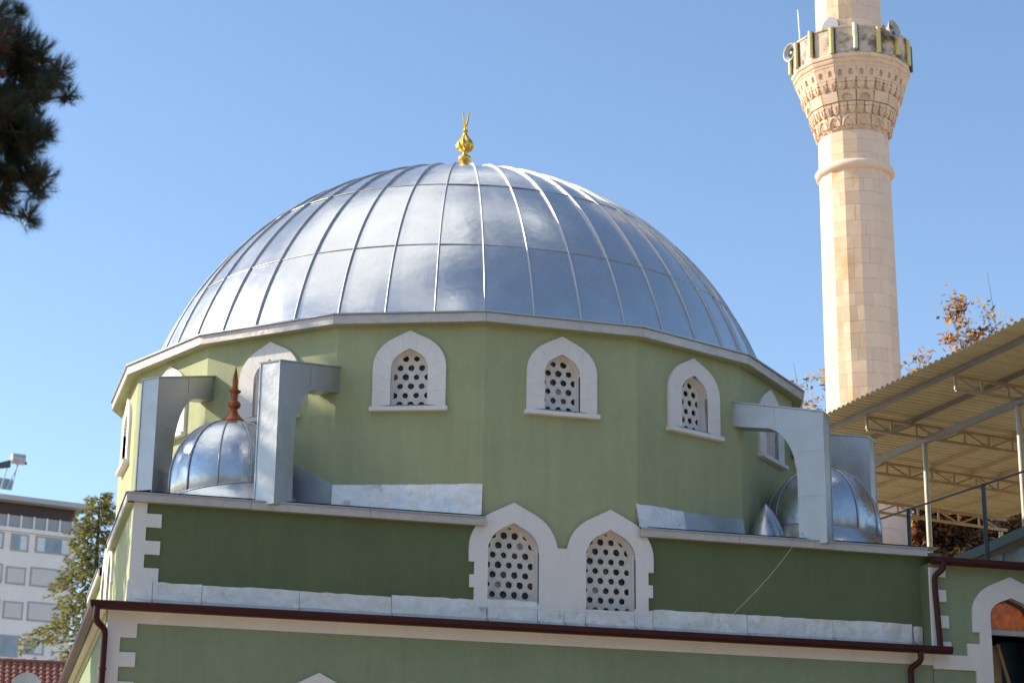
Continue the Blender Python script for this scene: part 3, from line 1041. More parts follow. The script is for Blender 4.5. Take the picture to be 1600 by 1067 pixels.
# ------------------------------------------------------------------ annex on the right
annex = thing('annex_building', (9.3, -5.4, GZ), 'lower green annex at the right edge with white toothed corner and pointed doorway', 'building')
AX0, AX1, AY = 6.635, 12.5, -7.02
NA = N0
OA = Vector((0, AY, 0))
door_c = 8.215
door = arch(0.435, -8.6, -4.72, -4.385, cx=door_c)
aw = MB()
aw.poly([[(AX0, GZ), (AX1, GZ), (AX1, -3.86), (AX0, -3.86)], door], OA, X, Z, NA, 0, 0)
MB().poly([[(AY, GZ), (-5.2, GZ), (-5.2, -3.86), (AY, -3.86)]], Vector((AX0, 0, 0)), Vector((0, 1, 0)), Z, -X, 0, 0).build('side_wall', 'tier_paint', annex)
aw.poly([[(AY, GZ), (-1.0, GZ), (-1.0, -3.86), (AY, -3.86)]], Vector((AX1, 0, 0)), Vector((0, 1, 0)), Z, X, 0, 0)
aw.build('wall', 'wall_paint', annex)
# white surround of the doorway, joined to the band and the corner teeth
tooth = [(AX0 - .004, -3.93), (6.945, -3.93), (6.945, -4.09), (6.715, -4.09), (6.715, -4.315), (6.935, -4.315), (6.935, -4.525), (6.715, -4.525), (6.715, -4.765), (6.962, -4.765), (6.962, -4.98),
         (6.715, -4.98), (6.715, -5.215), (6.985, -5.215), (6.985, -5.44), (7.30, -5.44), (7.30, -5.225), (7.555, -5.225), (7.555, -5.02), (7.425, -5.02)]
ar = arch(0.785, -5.02, -4.70, -4.01, cx=door_c, n=12)[::-1]
mir = [(2 * door_c - x, z) for x, z in tooth[::-1]]
rightside = [(8.875, -5.02), (8.875, -5.225), (9.13, -5.225), (9.13, -5.44), (11.9, -5.44), (11.9, -5.69), (9.0, -5.69), (8.97, -5.9), (8.97, -8.8)]
leftside = [(7.45, -8.8), (7.45, -5.69), (AX0 - .004, -5.69)]
out = tooth + ar[1:-1] + [(9.0, -5.02)] + rightside + [(8.65, -8.8), (8.65, -8.6)]
full = tooth + ar[1:-1] + rightside + leftside
MB().poly([full, door], OA, X, Z, NA, -0.01, 0.035).build('white_trim', 'white_trim', annex)
nd = len(door)
rv = MB().add([OA + X * x + Z * z + NA * 0.03 for x, z in door] + [OA + X * x + Z * z - NA * 0.32 for x, z in door], [(j, j + 1, j + 1 + nd, j + nd) for j in range(nd - 1)])
rv.build('door_reveal', 'grey_frame', annex, recalc=False)
MB().box((door_c, AY + 0.13, -4.985), (0.87, 0.10, 0.085)).build('transom', 'grey_frame', annex)
MB().poly([arch(0.40, -4.945, -4.73, -4.42, cx=door_c - 0.03)], Vector((0, AY + 0.16, 0)), X, Z, NA, 0, 0.012).build('fanlight', 'fan_reflection', annex)
io = arch(0.39, -4.945, -4.73, -4.43, cx=door_c - 0.035)
MB().poly([arch(0.437, -4.95, -4.72, -4.39, cx=door_c), io], Vector((0, AY + 0.14, 0)), X, Z, NA, -0.03, 0.03).build('fanlight_frame', 'post_dark', annex)
rm = MB()
rm.span((7.7, AY + 0.33, -8.8), (8.75, -5.0, -4.3))
rm.f = [f for f in rm.f if not all(abs(rm.v[i].y - (AY + 0.33)) < 1e-4 for i in f)]
rm.build('room', 'interior', annex)
MB().box((8.55, AY + 0.62, -6.6), (0.5, 0.03, 3.1)).build('door_leaf', 'teal_glass', annex)
# roof, gutter, downpipe
MB().add([Vector((AX0 - .02, AY - .22, -3.765)), Vector((AX1 + .2, AY - .22, -3.765)), Vector((AX1 + .2, -4.6, -3.36)), Vector((AX0 + 0.5, -4.6, -3.40))], [(0, 1, 2, 3)]).build('roof', 'zinc', annex)
prof = [(0.0, 0.0), (0.015, 0.012), (0.03, 0.0), (0.022, -0.02), (0.02, -0.07), (-0.02, -0.115), (-0.09, -0.12), (-0.13, -0.10), (-0.13, 0.0)]
pA, pB = Vector((AX0 - .02, AY - .24, -3.785)), Vector((AX1 + .2, AY - .24, -3.785))
n = len(prof)
MB().add([pA + NA * a + Z * b for a, b in prof] + [pB + NA * a + Z * b for a, b in prof], [(i, i + 1, i + 1 + n, i + n) for i in range(n - 1)] + [tuple(range(n))[::-1], tuple(range(n, 2 * n))]).build('gutter', 'gutter', annex)
MB().add([Vector((AX0, AY - .22, -3.87)), Vector((AX1, AY - .22, -3.87)), Vector((AX1, AY, -3.87)), Vector((AX0, AY, -3.87))], [(0, 1, 2, 3)]).build('soffit', 'white_trim', annex)
MB().tube(smooth_path([(6.80, AY - .22, -3.86), (6.80, AY - .22, -3.99), (6.70, AY - .08, -4.08), (6.70, AY - .08, -4.3), (6.745, AY - .09, -5.36)]), 0.052, 12).build('downpipe', 'gutter', annex, smooth=True)
# boards leaning in the doorway
bd = MB().bar((8.10, AY + 0.55, -8.8), (8.06, AY + 0.44, -5.16), 0.30, 0.03, up=Vector((0, 1, 0)))
tag(bd.build('board', 'board_tan'), 'wide tan board standing upright in the annex doorway', 'board')
bd = MB().bar((8.55, AY + 0.36, -6.7), (8.10, AY + 0.34, -5.15), 0.06, 0.03, up=Vector((0, 1, 0)))
tag(bd.build('batten', 'board_tan'), 'narrow tan batten leaning slantwise in the annex doorway', 'board')

# ------------------------------------------------------------------ wire from the right corner dome
wp = []
pa, pb = Vector((4.78, -6.26, -3.02)), Vector((2.14, -7.06, -5.64))
for i in range(13):
    t = i / 12
    wp.append(pa.lerp(pb, t) + Vector((0, -0.62 * math.sin(math.pi * t), -0.02 * math.sin(math.pi * t))))
tag(MB().tube(wp, 0.0045, 5).build('wire', 'wire_pale'), 'thin pale wire slanting down across the dark green wall', 'wire')

# ------------------------------------------------------------------ minaret
MX, MY = 16.162, 13.687
minaret = thing('minaret', (MX, MY, GZ), 'pale stone minaret shaft with carved balcony ringed by speakers', 'minaret')
MC = Vector((MX, MY, 0))
def mv(r, k, z):
    t = R_(-112.5 + 1.0 + 22.5 * k)
    return Vector((MX + r * math.cos(t), MY + r * math.sin(t), z))
def shaft_r(z):
    return 1.128 - 0.0045 * (z - 4) if z < 16 else 1.035 - 0.006 * (z - 16)
# mortar core
MB().lathe([(shaft_r(z) - 0.025 + (0.3 if z < -8 else 0), z) for z in (GZ, -8, -7.9, 0, 6, 13.4)], (MX, MY, 0), 16, R_(-111.5)).build('shaft_core', 'mortar', minaret)
MB().lathe([(shaft_r(z) - 0.02, z) for z in (16.0, 20, 24)], (MX, MY, 0), 16, R_(-111.5)).build('upper_core', 'mortar', minaret)
back = MB()
rndS = random.Random(3)
def stone_face(mb, k, a, b, z0, z1, proud):
    g_ = 0.0028
    r0, r1 = shaft_r(z0) + proud, shaft_r(z1) + proud
    p0, q0, p1, q1 = mv(r0, k, z0 + g_), mv(r0, k + 1, z0 + g_), mv(r1, k, z1 - g_), mv(r1, k + 1, z1 - g_)
    w_ = (q0 - p0).length
    e = g_ / w_
    e0, e1 = (0.0 if a == 0 else e), (0.0 if b == 1 else e)
    vs = [p0.lerp(q0, a + e0), p0.lerp(q0, b - e1), p1.lerp(q1, b - e1), p1.lerp(q1, a + e0)]
    ctr = Vector((MX, MY, 0))
    inn = []
    for v in vs:
        dd = Vector((v.x - MX, v.y - MY, 0)).normalized()
        inn.append(v - dd * 0.06)
    mb.add(vs + inn, [(0, 1, 2, 3), (0, 4, 5, 1), (1, 5, 6, 2), (2, 6, 7, 3), (3, 7, 4, 0)])
def courses(z0, z1, h, front_from):
    z = z0
    while z < z1 - 0.05:
        hh = min(h * rndS.uniform(0.85, 1.15), z1 - z)
        if z1 - z - hh < 0.15:
            hh = z1 - z
        for k in range(16):
            mid = -112.5 + 1 + 22.5 * (k + 0.5)
            rel = (mid + 117.3 + 180) % 360 - 180
            front = abs(rel) < 80 and z + hh > front_from
            split = rndS.random()
            cuts = [0, 1] if split < 0.62 else [0, rndS.uniform(0.35, 0.65), 1]
            for a, b in zip(cuts, cuts[1:]):
                pr_ = rndS.uniform(0, 0.004)
                if front:
                    mb = MB()
                    stone_face(mb, k, a, b, z, z + hh, pr_)
                    mb.build('stone', 'stone' if -45 < rel < 6 else 'stone_smooth', minaret, recalc=False)
                else:
                    stone_face(back, k, a, b, z, z + hh, pr_)
        z += hh
courses(GZ, 13.35, 0.44, 4.0)
courses(16.2, 24.0, 0.46, 16.2)
back.build('stone', 'stone_smooth', minaret, kind='stuff', recalc=False)
MB().lathe([(1.2, 24.0), (1.25, 24.2), (0.9, 26.5), (0.4, 29.0), (0.04, 31.0)], (MX, MY, 0), 16).build('spire', 'zinc', minaret)
# rounded string course
def poly_ring(prof):
    vs, fs = [], []
    for r, z in prof:
        for k in range(16):
            vs.append(mv(r, k, z))
    n = len(prof)
    for i in range(n - 1):
        for k in range(16):
            l = (k + 1) % 16
            fs.append((i * 16 + k, i * 16 + l, (i + 1) * 16 + l, (i + 1) * 16 + k))
    return MB().add(vs, fs)
poly_ring([(1.06, 12.08), (1.14, 12.10), (1.205, 12.16), (1.23, 12.24), (1.205, 12.33), (1.14, 12.39), (1.06, 12.42)]).build('string_course', 'stone_smooth', minaret, smooth=50)
# carved corbel tiers under the balcony
tiers = [  # z0, z1, r0, r1, kind
    (13.33, 13.83, 1.10, 1.22, 'scallop'), (13.83, 14.18, 1.23, 1.35, 'leaf'), (14.18, 14.53, 1.37, 1.46, 'block'),
    (14.53, 14.86, 1.47, 1.59, 'leaf'), (14.86, 15.22, 1.60, 1.70, 'niche')]
core_p = [(1.0, 13.2)]
for z0, z1, r0, r1, kd in tiers:
    core_p += [(r0 - 0.07, z0), (r1 - 0.07, z1)]
poly_ring(core_p + [(1.6, 15.24)]).build('corbel_core', 'stone_carved', minaret)
for z0, z1, r0, r1, kd in tiers:
    protos = []
    wide = kd in ('scallop', 'block')
    for k in range(16 if wide else 32):
        kk = k if wide else k / 2
        a0, a1 = (kk + 0.015, kk + 0.985) if wide else (kk + 0.012, kk + 0.488)
        def P(fr, z, dr=0.0):
            r = r0 + (r1 - r0) * (z - z0) / (z1 - z0) + dr
            i = math.floor(fr)
            return mv(r, i, z).lerp(mv(r, i + 1, z), fr - i)
        A, B, Cc, D = P(a0, z0), P(a1, z0), P(a1, z1), P(a0, z1)
        U = (B - A).normalized()
        N = Vector((U.y, -U.x, 0))
        Vv = ((Cc + D) / 2 - (A + B) / 2)
        h_ = Vv.length
        Vv.normalize()
        N2 = U.cross(Vv).normalized()
        O = (A + B) / 2
        hw = (B - A).length / 2
        mb = MB()
        if kd == 'scallop':
            mb.poly([[(-hw, 0.20), (hw, 0.20), (hw, h_), (-hw, h_)]], O, U, Vv, N2, -0.08, 0.0)
            arc = [(hw * 0.86 * math.cos(math.pi * t / 10), 0.16 + (h_ - 0.22) * math.sin(math.pi * t / 10)) for t in range(11)]
            mb.tube([O + U * x + Vv * z + N2 * 0.02 for x, z in arc], 0.034, 6)
            ros = [(0.10 * math.cos(2 * math.pi * t / 9), 0.20 + 0.10 * math.sin(2 * math.pi * t / 9)) for t in range(9)]
            mb.tube([O + U * x + Vv * z + N2 * 0.0 for x, z in ros], 0.022, 5, closed=True)
        elif kd == 'leaf':
            mb.poly([[(-hw, h_ * 0.72), (hw, h_ * 0.72), (hw, h_), (-hw, h_)]], O, U, Vv, N2, -0.08, 0.02)
            for s in (-1, 1):
                lf = [(0, 0.0), (s * hw * 0.55, h_ * 0.12), (s * hw * 0.95, h_ * 0.55), (s * hw * 0.62, h_ * 0.70), (s * hw * 0.25, h_ * 0.70), (s * hw * 0.1, h_ * 0.4)]
                if s < 0:
                    lf = lf[::-1]
                mb.poly([lf], O, U, Vv, N2, -0.06, 0.035)
            mb.poly([[(-hw * .2, h_ * 0.25), (hw * .2, h_ * 0.25), (hw * .12, h_ * .7), (-hw * .12, h_ * .7)]], O, U, Vv, N2, -0.06, 0.06)
        elif kd == 'block':
            ho = [(hw * 0.62 * math.cos(math.pi * t / 6), h_ * 0.36 + h_ * 0.34 * math.sin(math.pi * t / 6)) for t in range(7)] + [(-hw * .62, h_ * .14), (hw * .62, h_ * .14)]
            if k % 3:
                mb.poly([[(-hw, 0.02), (hw, 0.02), (hw, h_), (-hw, h_)]], O, U, Vv, N2, -0.08, 0.02)
            else:
                mb.poly([[(-hw, 0.02), (hw, 0.02), (hw, h_), (-hw, h_)], ho], O, U, Vv, N2, -0.08, 0.03)
        else:
            ho = [(hw * 0.42 * math.cos(math.pi * t / 6), h_ * 0.52 + h_ * 0.22 * math.sin(math.pi * t / 6)) for t in range(7)] + [(-hw * .42, h_ * .22), (hw * .42, h_ * .22)]
            mb.poly([[(-hw - .012, 0.0), (hw + .012, 0.0), (hw + .012, h_), (-hw - .012, h_)], ho], O, U, Vv, N2, -0.08, 0.015)
        mb.build('corbel_block', 'stone_carved', minaret)
# mouldings, floor slab, parapet
poly_ring([(1.55, 15.20), (1.72, 15.22), (1.745, 15.27), (1.73, 15.31), (1.77, 15.33), (1.80, 15.40), (1.785, 15.45), (1.83, 15.47), (1.85, 15.56), (1.80, 15.60), (1.0, 15.60)]).build('cornice', 'stone_carved', minaret)
for k in range(16):
    p, q = mv(1.80, k, 0), mv(1.80, k + 1, 0)
    U = (q - p).normalized()
    N = Vector((U.y, -U.x, 0))
    l = (q - p).length
    MB().box((p + q) / 2 - N * 0.05 + Z * 16.02, (l - 0.012, 0.10, 0.84), U, N, Z).build('parapet_panel', 'stone_weathered', minaret)
    MB().box((p + q) / 2 - N * 0.05 + Z * 16.465, (l + 0.02, 0.16, 0.05), U, N, Z).build('coping', 'stone_weathered', minaret)
# balcony doorway facing left of the view
dd = Vector((math.cos(R_(-150)), math.sin(R_(-150)), 0))
du = Vector((-dd.y, dd.x, 0))
dr_ = MB().poly([arch(0.30, 15.62, 16.9, 17.25)], MC + dd * 1.015, du, Z, dd, -0.02, 0.05).build('balcony_door', 'apt_pane', minaret)

# tube lights on the parapet corners
order = ['leftmost', 'second from left', 'third from left', 'fourth from left', 'middle', 'fourth from right', 'third from right', 'second from right', 'rightmost']
tl = []
for k in range(-4, 5):
    c = mv(1.86, k, 0)
    rel = abs(k)
    drp = 0.0
    t_ = MB()
    zz = 16.05 + (-0.05 if k % 2 else 0.05)
    t_.tube([c + Z * (zz - 0.42), c + Z * (zz + 0.42)], 0.072, 10)
    o = t_.build('tube_light', 'tube_pale' if k in (0,) else ('post_dark' if k == 4 else 'tube_yellow'), smooth=True)
    colour = 'pale cream' if k == 0 else ('dark grey' if k == 4 else 'yellow')
    tag(o, f'{colour} tube light on the minaret balcony, {order[k + 4]} of the row', 'light', 'tube lights round the balcony')
    bk = MB().box(c - (c - MC - Z * c.z).normalized() * 0.04 + (mv(1, k + 1, 0) - mv(1, k, 0)).normalized() * 0.075 + Z * (zz - 0.02), (0.05, 0.05, 0.84), None, None, None)
    bk.build('backing', 'dark_metal', o)

def horn(loc, direction, scale, label):
    d = Vector(direction).normalized()
    t_ = thing('loudspeaker', loc, label, 'speaker', 'horn loudspeakers on the balcony')
    loc = Vector(loc)
    rot = d.to_track_quat('Z', 'Y').to_matrix()
    def LT(prof, n=20):
        vs, fs = [], []
        for r, z in prof:
            for k in range(n):
                a = 2 * math.pi * k / n
                vs.append(loc + rot @ Vector((r * math.cos(a), r * math.sin(a), z)) * scale)
        for i in range(len(prof) - 1):
            for k in range(n):
                l = (k + 1) % n
                fs.append((i * n + k, i * n + l, (i + 1) * n + l, (i + 1) * n + k))
        return MB().add(vs, fs)
    LT([(0.045, -0.62), (0.075, -0.45), (0.12, -0.30), (0.19, -0.14), (0.29, -0.02), (0.33, 0.0), (0.335, 0.02), (0.31, 0.015), (0.27, -0.04), (0.16, -0.15), (0.10, -0.27)]).build('horn', 'horn_grey', t_, smooth=True)
    LT([(0.20, -0.11), (0.10, -0.20), (0.001, -0.22)]).build('throat', 'horn_dark', t_)
    LT([(0.06, -0.20), (0.075, -0.10), (0.05, -0.05), (0.001, -0.04)]).build('phase_plug', 'horn_grey', t_, smooth=True)
    LT([(0.001, -0.98), (0.10, -0.96), (0.12, -0.90), (0.12, -0.70), (0.08, -0.62), (0.04, -0.60)], 14).build('driver', 'horn_dark' if scale > 0.9 else 'copper', t_, smooth=True)
    b = loc + rot @ Vector((0, 0, -0.78)) * scale
    MB().bar(b, b + Vector((0, 0, -0.45 * scale)), 0.05, 0.05).build('bracket', 'dark_metal', t_)
cv = (CAM - MC)
cv.z = 0
cv.normalize()
rt = Vector((-cv.y, cv.x, 0))
horn(MC - rt * 1.86 + cv * 0.55 + Z * 16.28, cv * 0.62 - rt * 0.75, 0.88, 'grey horn loudspeaker at the left side of the minaret balcony')
horn(MC + rt * 1.36 + cv * 1.55 + Z * 16.36, cv * 0.55 + rt * 0.78 + Z * 0.12, 0.92, 'grey horn loudspeaker with dark mouth at the balcony right')
horn(MC + rt * 1.15 + cv * 0.9 + Z * 16.62, rt * 0.2 + cv * -0.6, 0.42, 'small loudspeaker just behind the right balcony parapet')
an = MB().tube([MC - rt * 1.50 + cv * 0.5 + Z * 16.05, MC - rt * 1.56 + cv * 0.5 + Z * 17.75], [0.020, 0.016], 6)
tag(an.build('antenna', 'white_rod'), 'thin white antenna rod on the minaret balcony', 'antenna')

# ------------------------------------------------------------------ steel canopy on the right
canopy = thing('canopy', (13.5, 3.0, GZ), 'corrugated metal canopy roof on steel posts and trusses', 'canopy')
CX0, CX1, CY0, CY1 = 9.5, 18.6, -8.0, 10.4
def cz(x, y):
    return 1.331 - 0.06 * (x - CX0) + 0.025 * y
# corrugated sheets, ribs running across
nsheet = 0
y = CY0
pitch = 0.24
sheet_w = pitch * 4
while y < CY1:
    y1 = min(y + sheet_w, CY1)
    prof = []
    yy = y
    while yy < y1 - 1e-6:
        for o_, h_ in ((0.0, 0.0), (0.10, 0.0), (0.13, 0.05), (0.21, 0.05)):
            prof.append((yy + o_, h_))
        yy += pitch
    prof.append((y1 + 0.02, 0.0))
    vs, fs = [], []
    xs_ = [CX0 - 0.0, CX1]
    for xx in xs_:
        for yy, h_ in prof:
            vs.append(Vector((xx, yy, cz(xx, yy) + h_)))
    n = len(prof)
    for i in range(n - 1):
        fs.append((i, i + 1, n + i + 1, n + i))
    MB().add(vs, fs).build('roof_sheet', 'canopy_sheet', canopy, recalc=False)
    y = y1
for x_, wd, m_ in ((10.06, 0.09, 'canopy_beam'), (11.26, 0.07, 'canopy_beam'), (12.55, 0.07, 'canopy_steel'), (13.85, 0.07, 'canopy_steel'), (14.95, 0.07, 'canopy_steel'), (15.70, 0.07, 'canopy_steel'), (16.9, 0.07, 'canopy_steel'), (18.2, 0.07, 'canopy_steel')):
    MB().bar((x_, CY0 + .1, cz(x_, CY0 + .1) - 0.055), (x_, CY1 - .1, cz(x_, CY1 - .1) - 0.055), wd, 0.10).build('purlin', m_, canopy)
BX = 11.55
MB().bar((BX, CY0 + .1, cz(BX, CY0) - 0.50), (BX, CY1 - .1, cz(BX, CY1) - 0.50), 0.14, 0.14).build('beam', 'canopy_beam', canopy)
for ty in (-6.3, -2.25, 1.8, 5.65, 9.85):
    tr = MB()
    xa, xb = 10.1, 18.4
    tr.bar((xa, ty, cz(xa, ty) - 0.14), (xb, ty, cz(xb, ty) - 0.14), 0.06, 0.07)
    top = tr.build('truss', 'canopy_steel', canopy)
    MB().bar((xa, ty, cz(xa, ty) - 0.43), (xb, ty, cz(xb, ty) - 0.43), 0.06, 0.07).build('bottom_chord', 'canopy_steel', top)
    x_ = xa
    up = True
    while x_ < xb - 0.3:
        x2 = x_ + 0.62
        MB().bar((x_, ty, cz(x_, ty) - 0.14), (x_, ty, cz(x_, ty) - 0.43), 0.05, 0.05, up=Vector((0, 1, 0))).build('strut', 'canopy_steel', top)
        za, zb = (-0.14, -0.43) if up else (-0.43, -0.14)
        MB().bar((x_, ty, cz(x_, ty) + za), (x2, ty, cz(x2, ty) + zb), 0.04, 0.045).build('diagonal', 'canopy_steel', top)
        up = not up
        x_ = x2
for py in (-6.3, -2.25, 1.8, 5.65, 9.85):
    for px_ in (BX, 18.2):
        MB().tube([(px_, py, GZ), (px_, py, cz(px_, py) - 0.5)], 0.062, 10).build('post', 'post_steel' , canopy, smooth=True)
# dark net posts and top rail standing in front of the canopy
net = thing('net_fence', (9.3, -2.0, GZ), 'dark net fence with posts under the canopy edge', 'fence')
MB().tube([(9.35, 3.5, -1.45), (9.35, -7.5, -1.82)], 0.022, 6).build('top_rail', 'post_dark', net)
for py in (1.9, -1.35, -4.4, -7.4):
    MB().tube([(9.35, py, GZ), (9.35, py, -1.45 - 0.0336 * (3.5 - py) + 0.02)], 0.045, 8).build('post', 'post_dark', net, smooth=True)
MB().bar((9.35, 3.5, -2.9), (9.35, -7.5, -3.2), 0.02, 0.02).build('mid_rail', 'post_dark', net)

# green barrel-roofed shed below the canopy
shed = thing('shed', (12.0, -3.0, GZ), 'dark green curved shed roof over grey panels behind the annex', 'shed')
pts = [(-9.0, -2.55), (-7.0, -2.36), (-5.0, -2.32), (-3.9, -2.40), (-2.6, -2.47), (-1.3, -2.52), (-0.4, -2.60)]
vs, fs = [], []
for x_ in (10.4, 14.5):
    for yy, zz in pts:
        vs.append(Vector((x_, yy, zz)))
    for yy, zz in pts:
        vs.append(Vector((x_, yy, zz - 0.20)))
n = len(pts)
m_ = 2 * n
for i in range(n - 1):
    fs += [(i, i + 1, i + 1 + m_, i + m_), (n + i, n + i + 1, n + i + 1 + m_, n + i + m_), (i, i + 1, n + i + 1, n + i), (m_ + i, m_ + i + 1, m_ + n + i + 1, m_ + n + i)]
fs += [(0, n, n + m_, m_), (n - 1, 2 * n - 1, 2 * n - 1 + m_, n - 1 + m_)]
MB().add(vs, fs).build('roof', 'shed_green', shed)
for i in range(14):
    y0 = -9.0 + i * 0.6
    MB().box((10.55 + (0.02 if i % 2 else 0), y0 + 0.3, (GZ - 2.75) / 2), (0.05, 0.58, -2.75 - GZ)).build('panel', 'shed_panel', shed)

# ------------------------------------------------------------------ apartment block, far left
P0 = Vector((-2.113, 112.324, 0))
aa = R_(15)
AD = Vector((math.cos(aa), math.sin(aa), 0))
AN = Vector((AD.y, -AD.x, 0))
apt = thing('apartment_building', (P0.x - 4, P0.y + 4, GZ), 'white apartment block with grey window frames at far left', 'building')
SX0, SX1 = -19.0, 2.75
def ab(name, s0, s1, z0, z1, d0, d1, m, par=None):
    return MB().poly([[(s0, z0), (s1, z0), (s1, z1), (s0, z1)]], P0, AD, Z, AN, d0, d1).build(name, m, par or apt)
ab('wall', SX0, SX1, GZ, 17.72, -12, 0, 'apt_wall')
ab('ledge', SX0 - .15, SX1 + .15, 17.74, 18.05, -12.1, 0.18, 'apt_wall')
ab('attic_wall', SX0 + .1, SX1 - .1, 18.05, 19.95, -11.8, -0.35, 'apt_recess_shade')
ab('roof', SX0 - .5, SX1 + .6, 19.95, 20.32, -12.5, 0.75, 'apt_roof')
s = -18.6
while s < 2.4:
    gp = ab('attic_pane', s + .04, s + .86, 18.12, 18.98, -0.34, -0.05, 'apt_pane')
    ab('mullion', s + .87, s + 1.0, 18.06, 19.0, -0.3, 0.06, 'apt_wall', gp)
    s += 1.0
def apt_win(s0, s1, z0, z1, fill, div=0):
    f = ab('window', s0, s1, z0, z1, 0.0, 0.05, 'apt_trim')
    t = 0.13
    if fill == 'shutter':
        ab('shutter', s0 + t, s1 - t, z0 + t, z1 - t, 0.05, 0.075, 'apt_shutter', f)
    else:
        n = max(2, int((s1 - s0) / 0.6))
        w_ = (s1 - s0 - 2 * t) / n
        for i in range(n):
            ab('pane', s0 + t + i * w_ + .03, s0 + t + (i + 1) * w_ - .03, z0 + t, z1 - t, 0.05, 0.06, 'apt_glass' if (i + div) % 3 != 1 else 'apt_curtain', f)
for c in range(4):
    o = -c * 5.2
    apt_win(-2.33 + o, -0.95 + o, 16.30, 17.60, 'glass')
    apt_win(-0.45 + o, 2.35 + o, 16.35, 17.62, 'glass', 1)
    for zb in (13.80, 11.22):
        apt_win(-2.50 + o, -0.98 + o, zb, zb + 1.32, 'shutter')
        apt_win(-0.66 + o, 2.45 + o, zb, zb + 1.45, 'shutter')
    for zb in (8.45, 5.9, 3.3, 0.7, -1.9):
        apt_win(-2.55 + o, -1.10 + o, zb, zb + 1.6, 'glass', 2)
        apt_win(-0.69 + o, 0.85 + o, zb + .3, zb + 1.45, 'glass', 0)
# solar water heater on the roof
sw = thing('solar_water_heater', tuple(P0 + AD * -3.3 + AN * -3 + Z * 20.32), 'solar water tank on a pale frame on the apartment roof', 'water heater')
cS = P0 + AD * -2.35 + AN * -1.0 + Z * 0.75
MB().tube([cS + Z * 22.75 - AD * 0.15, cS + Z * 22.75 + AD * 0.85], 0.42, 14).build('tank', 'tank_grey', sw, smooth=True)
MB().tube([cS + Z * 22.5 + AD * 0.80, cS + Z * 22.5 + AD * 1.05], 0.12, 8).build('valve', 'dark_metal', sw)
MB().poly([[(-1.9, 21.6), (-0.2, 22.0), (-0.2, 22.6), (-1.9, 21.95)]], cS, AD, Z, AN, 0, 0.12).build('collector', 'post_dark', sw)
for s0, s1 in ((-0.35, -0.75), (0.35, 0.05), (0.45, -0.35)):
    MB().bar(cS + AD * s0 + Z * 22.4, cS + AD * s1 + Z * 20.3, 0.08, 0.08).build('leg', 'tank_grey', sw)
MB().poly([[(-0.9, 20.35), (0.15, 20.35), (0.30, 21.2), (-0.85, 21.2)]], cS + AN * -0.3, AD, Z, AN, 0, 0.05).build('panel', 'apt_glass', sw)

# ------------------------------------------------------------------ small house with red tiled roof, bottom left
house = thing('tiled_house', (-8.5, 27.5, GZ), 'low house with red tiled roof at bottom left', 'house')
HX0, HX1, HY = -14.0, -5.75, 24.4
hz0, hz1 = -2.50, -4.4
MB().span((HX0 + .3, HY - 1.6, GZ), (HX1 - .3, HY + 2.0, -4.3)).build('wall', 'apt_wall', house)
tv = MB()
rows = 13
for rI in range(rows):
    t0, t1 = rI / rows, (rI + 1) / rows
    ya, yb_ = HY - 2.2 * t0, HY - 2.2 * t1
    za, zb = hz0 + (hz1 - hz0) * t0, hz0 + (hz1 - hz0) * t1
    ncol = int((HX1 - HX0) / 0.2)
    rowm = MB()
    for cI in range(ncol):
        xa = HX0 + cI * 0.2
        prof = [(0.0, 0.0), (0.05, 0.045), (0.10, 0.06), (0.15, 0.04), (0.195, 0.0)]
        vs = [Vector((xa + a, ya, za + b)) for a, b in prof] + [Vector((xa + a, yb_, zb + b + 0.035)) for a, b in prof]
        fs = [(i, i + 1, i + 6, i + 5) for i in range(4)] + [(5, 6, 7, 8, 9)]
        tv.add(vs, fs)
tv.build('roof_tiles', 'tile_red', house, kind='stuff', recalc=False)
MB().add([Vector((HX0, HY, hz0)), Vector((HX1, HY, hz0)), Vector((HX1, HY + 2.4, hz1)), Vector((HX0, HY + 2.4, hz1))], [(0, 1, 2, 3)]).build('roof_back', 'tile_red', house)
rt_ = MB()
x_ = HX0
while x_ < HX1:
    MB().tube([(x_, HY, hz0 + .02), (x_ + 0.36, HY, hz0 + .035)], 0.085, 8).build('ridge_tile', 'tile_red', house, smooth=True)
    x_ += 0.37
dsh = thing('satellite_dish', (-7.0, 22.9, -3.9), 'grey satellite dish in front of the red tiled roof', 'satellite dish')
vs, fs = [], []
dd = Vector((-0.3, -1, 0.35)).normalized()
q_ = dd.to_track_quat('Z', 'Y').to_matrix()
n = 20
for j in range(5):
    r = 0.44 * j / 4 + 0.01
    for k in range(n):
        a = 2 * math.pi * k / n
        vs.append(Vector((-7.0, 22.75, -3.42)) + q_ @ Vector((r * math.cos(a), r * math.sin(a), 0.35 * r * r)))
for j in range(4):
    for k in range(n):
        l = (k + 1) % n
        fs.append((j * n + k, j * n + l, (j + 1) * n + l, (j + 1) * n + k))
MB().add(vs, fs).build('dish', 'horn_grey', dsh, smooth='all')
MB().tube([(-7.0, 22.85, -3.45), (-7.0, 22.9, -4.3)], 0.03, 6).build('mast', 'dark_metal', dsh)

# ------------------------------------------------------------------ trees
def leaf_tris(mb, c, n, spread, size, rnd, elong=1.6):
    for _ in range(n):
        p = c + Vector((rnd.gauss(0, spread), rnd.gauss(0, spread), rnd.gauss(0, spread * 0.8)))
        a = Vector((rnd.uniform(-1, 1), rnd.uniform(-1, 1), rnd.uniform(-1, 1))).normalized()
        b = a.orthogonal().normalized()
        s = size * rnd.uniform(0.6, 1.3)
        mb.add([p - b * s * 0.5, p + a * s * elong * 0.5, p + b * s * 0.5, p - a * s * elong * 0.5], [(0, 1, 2, 3)])

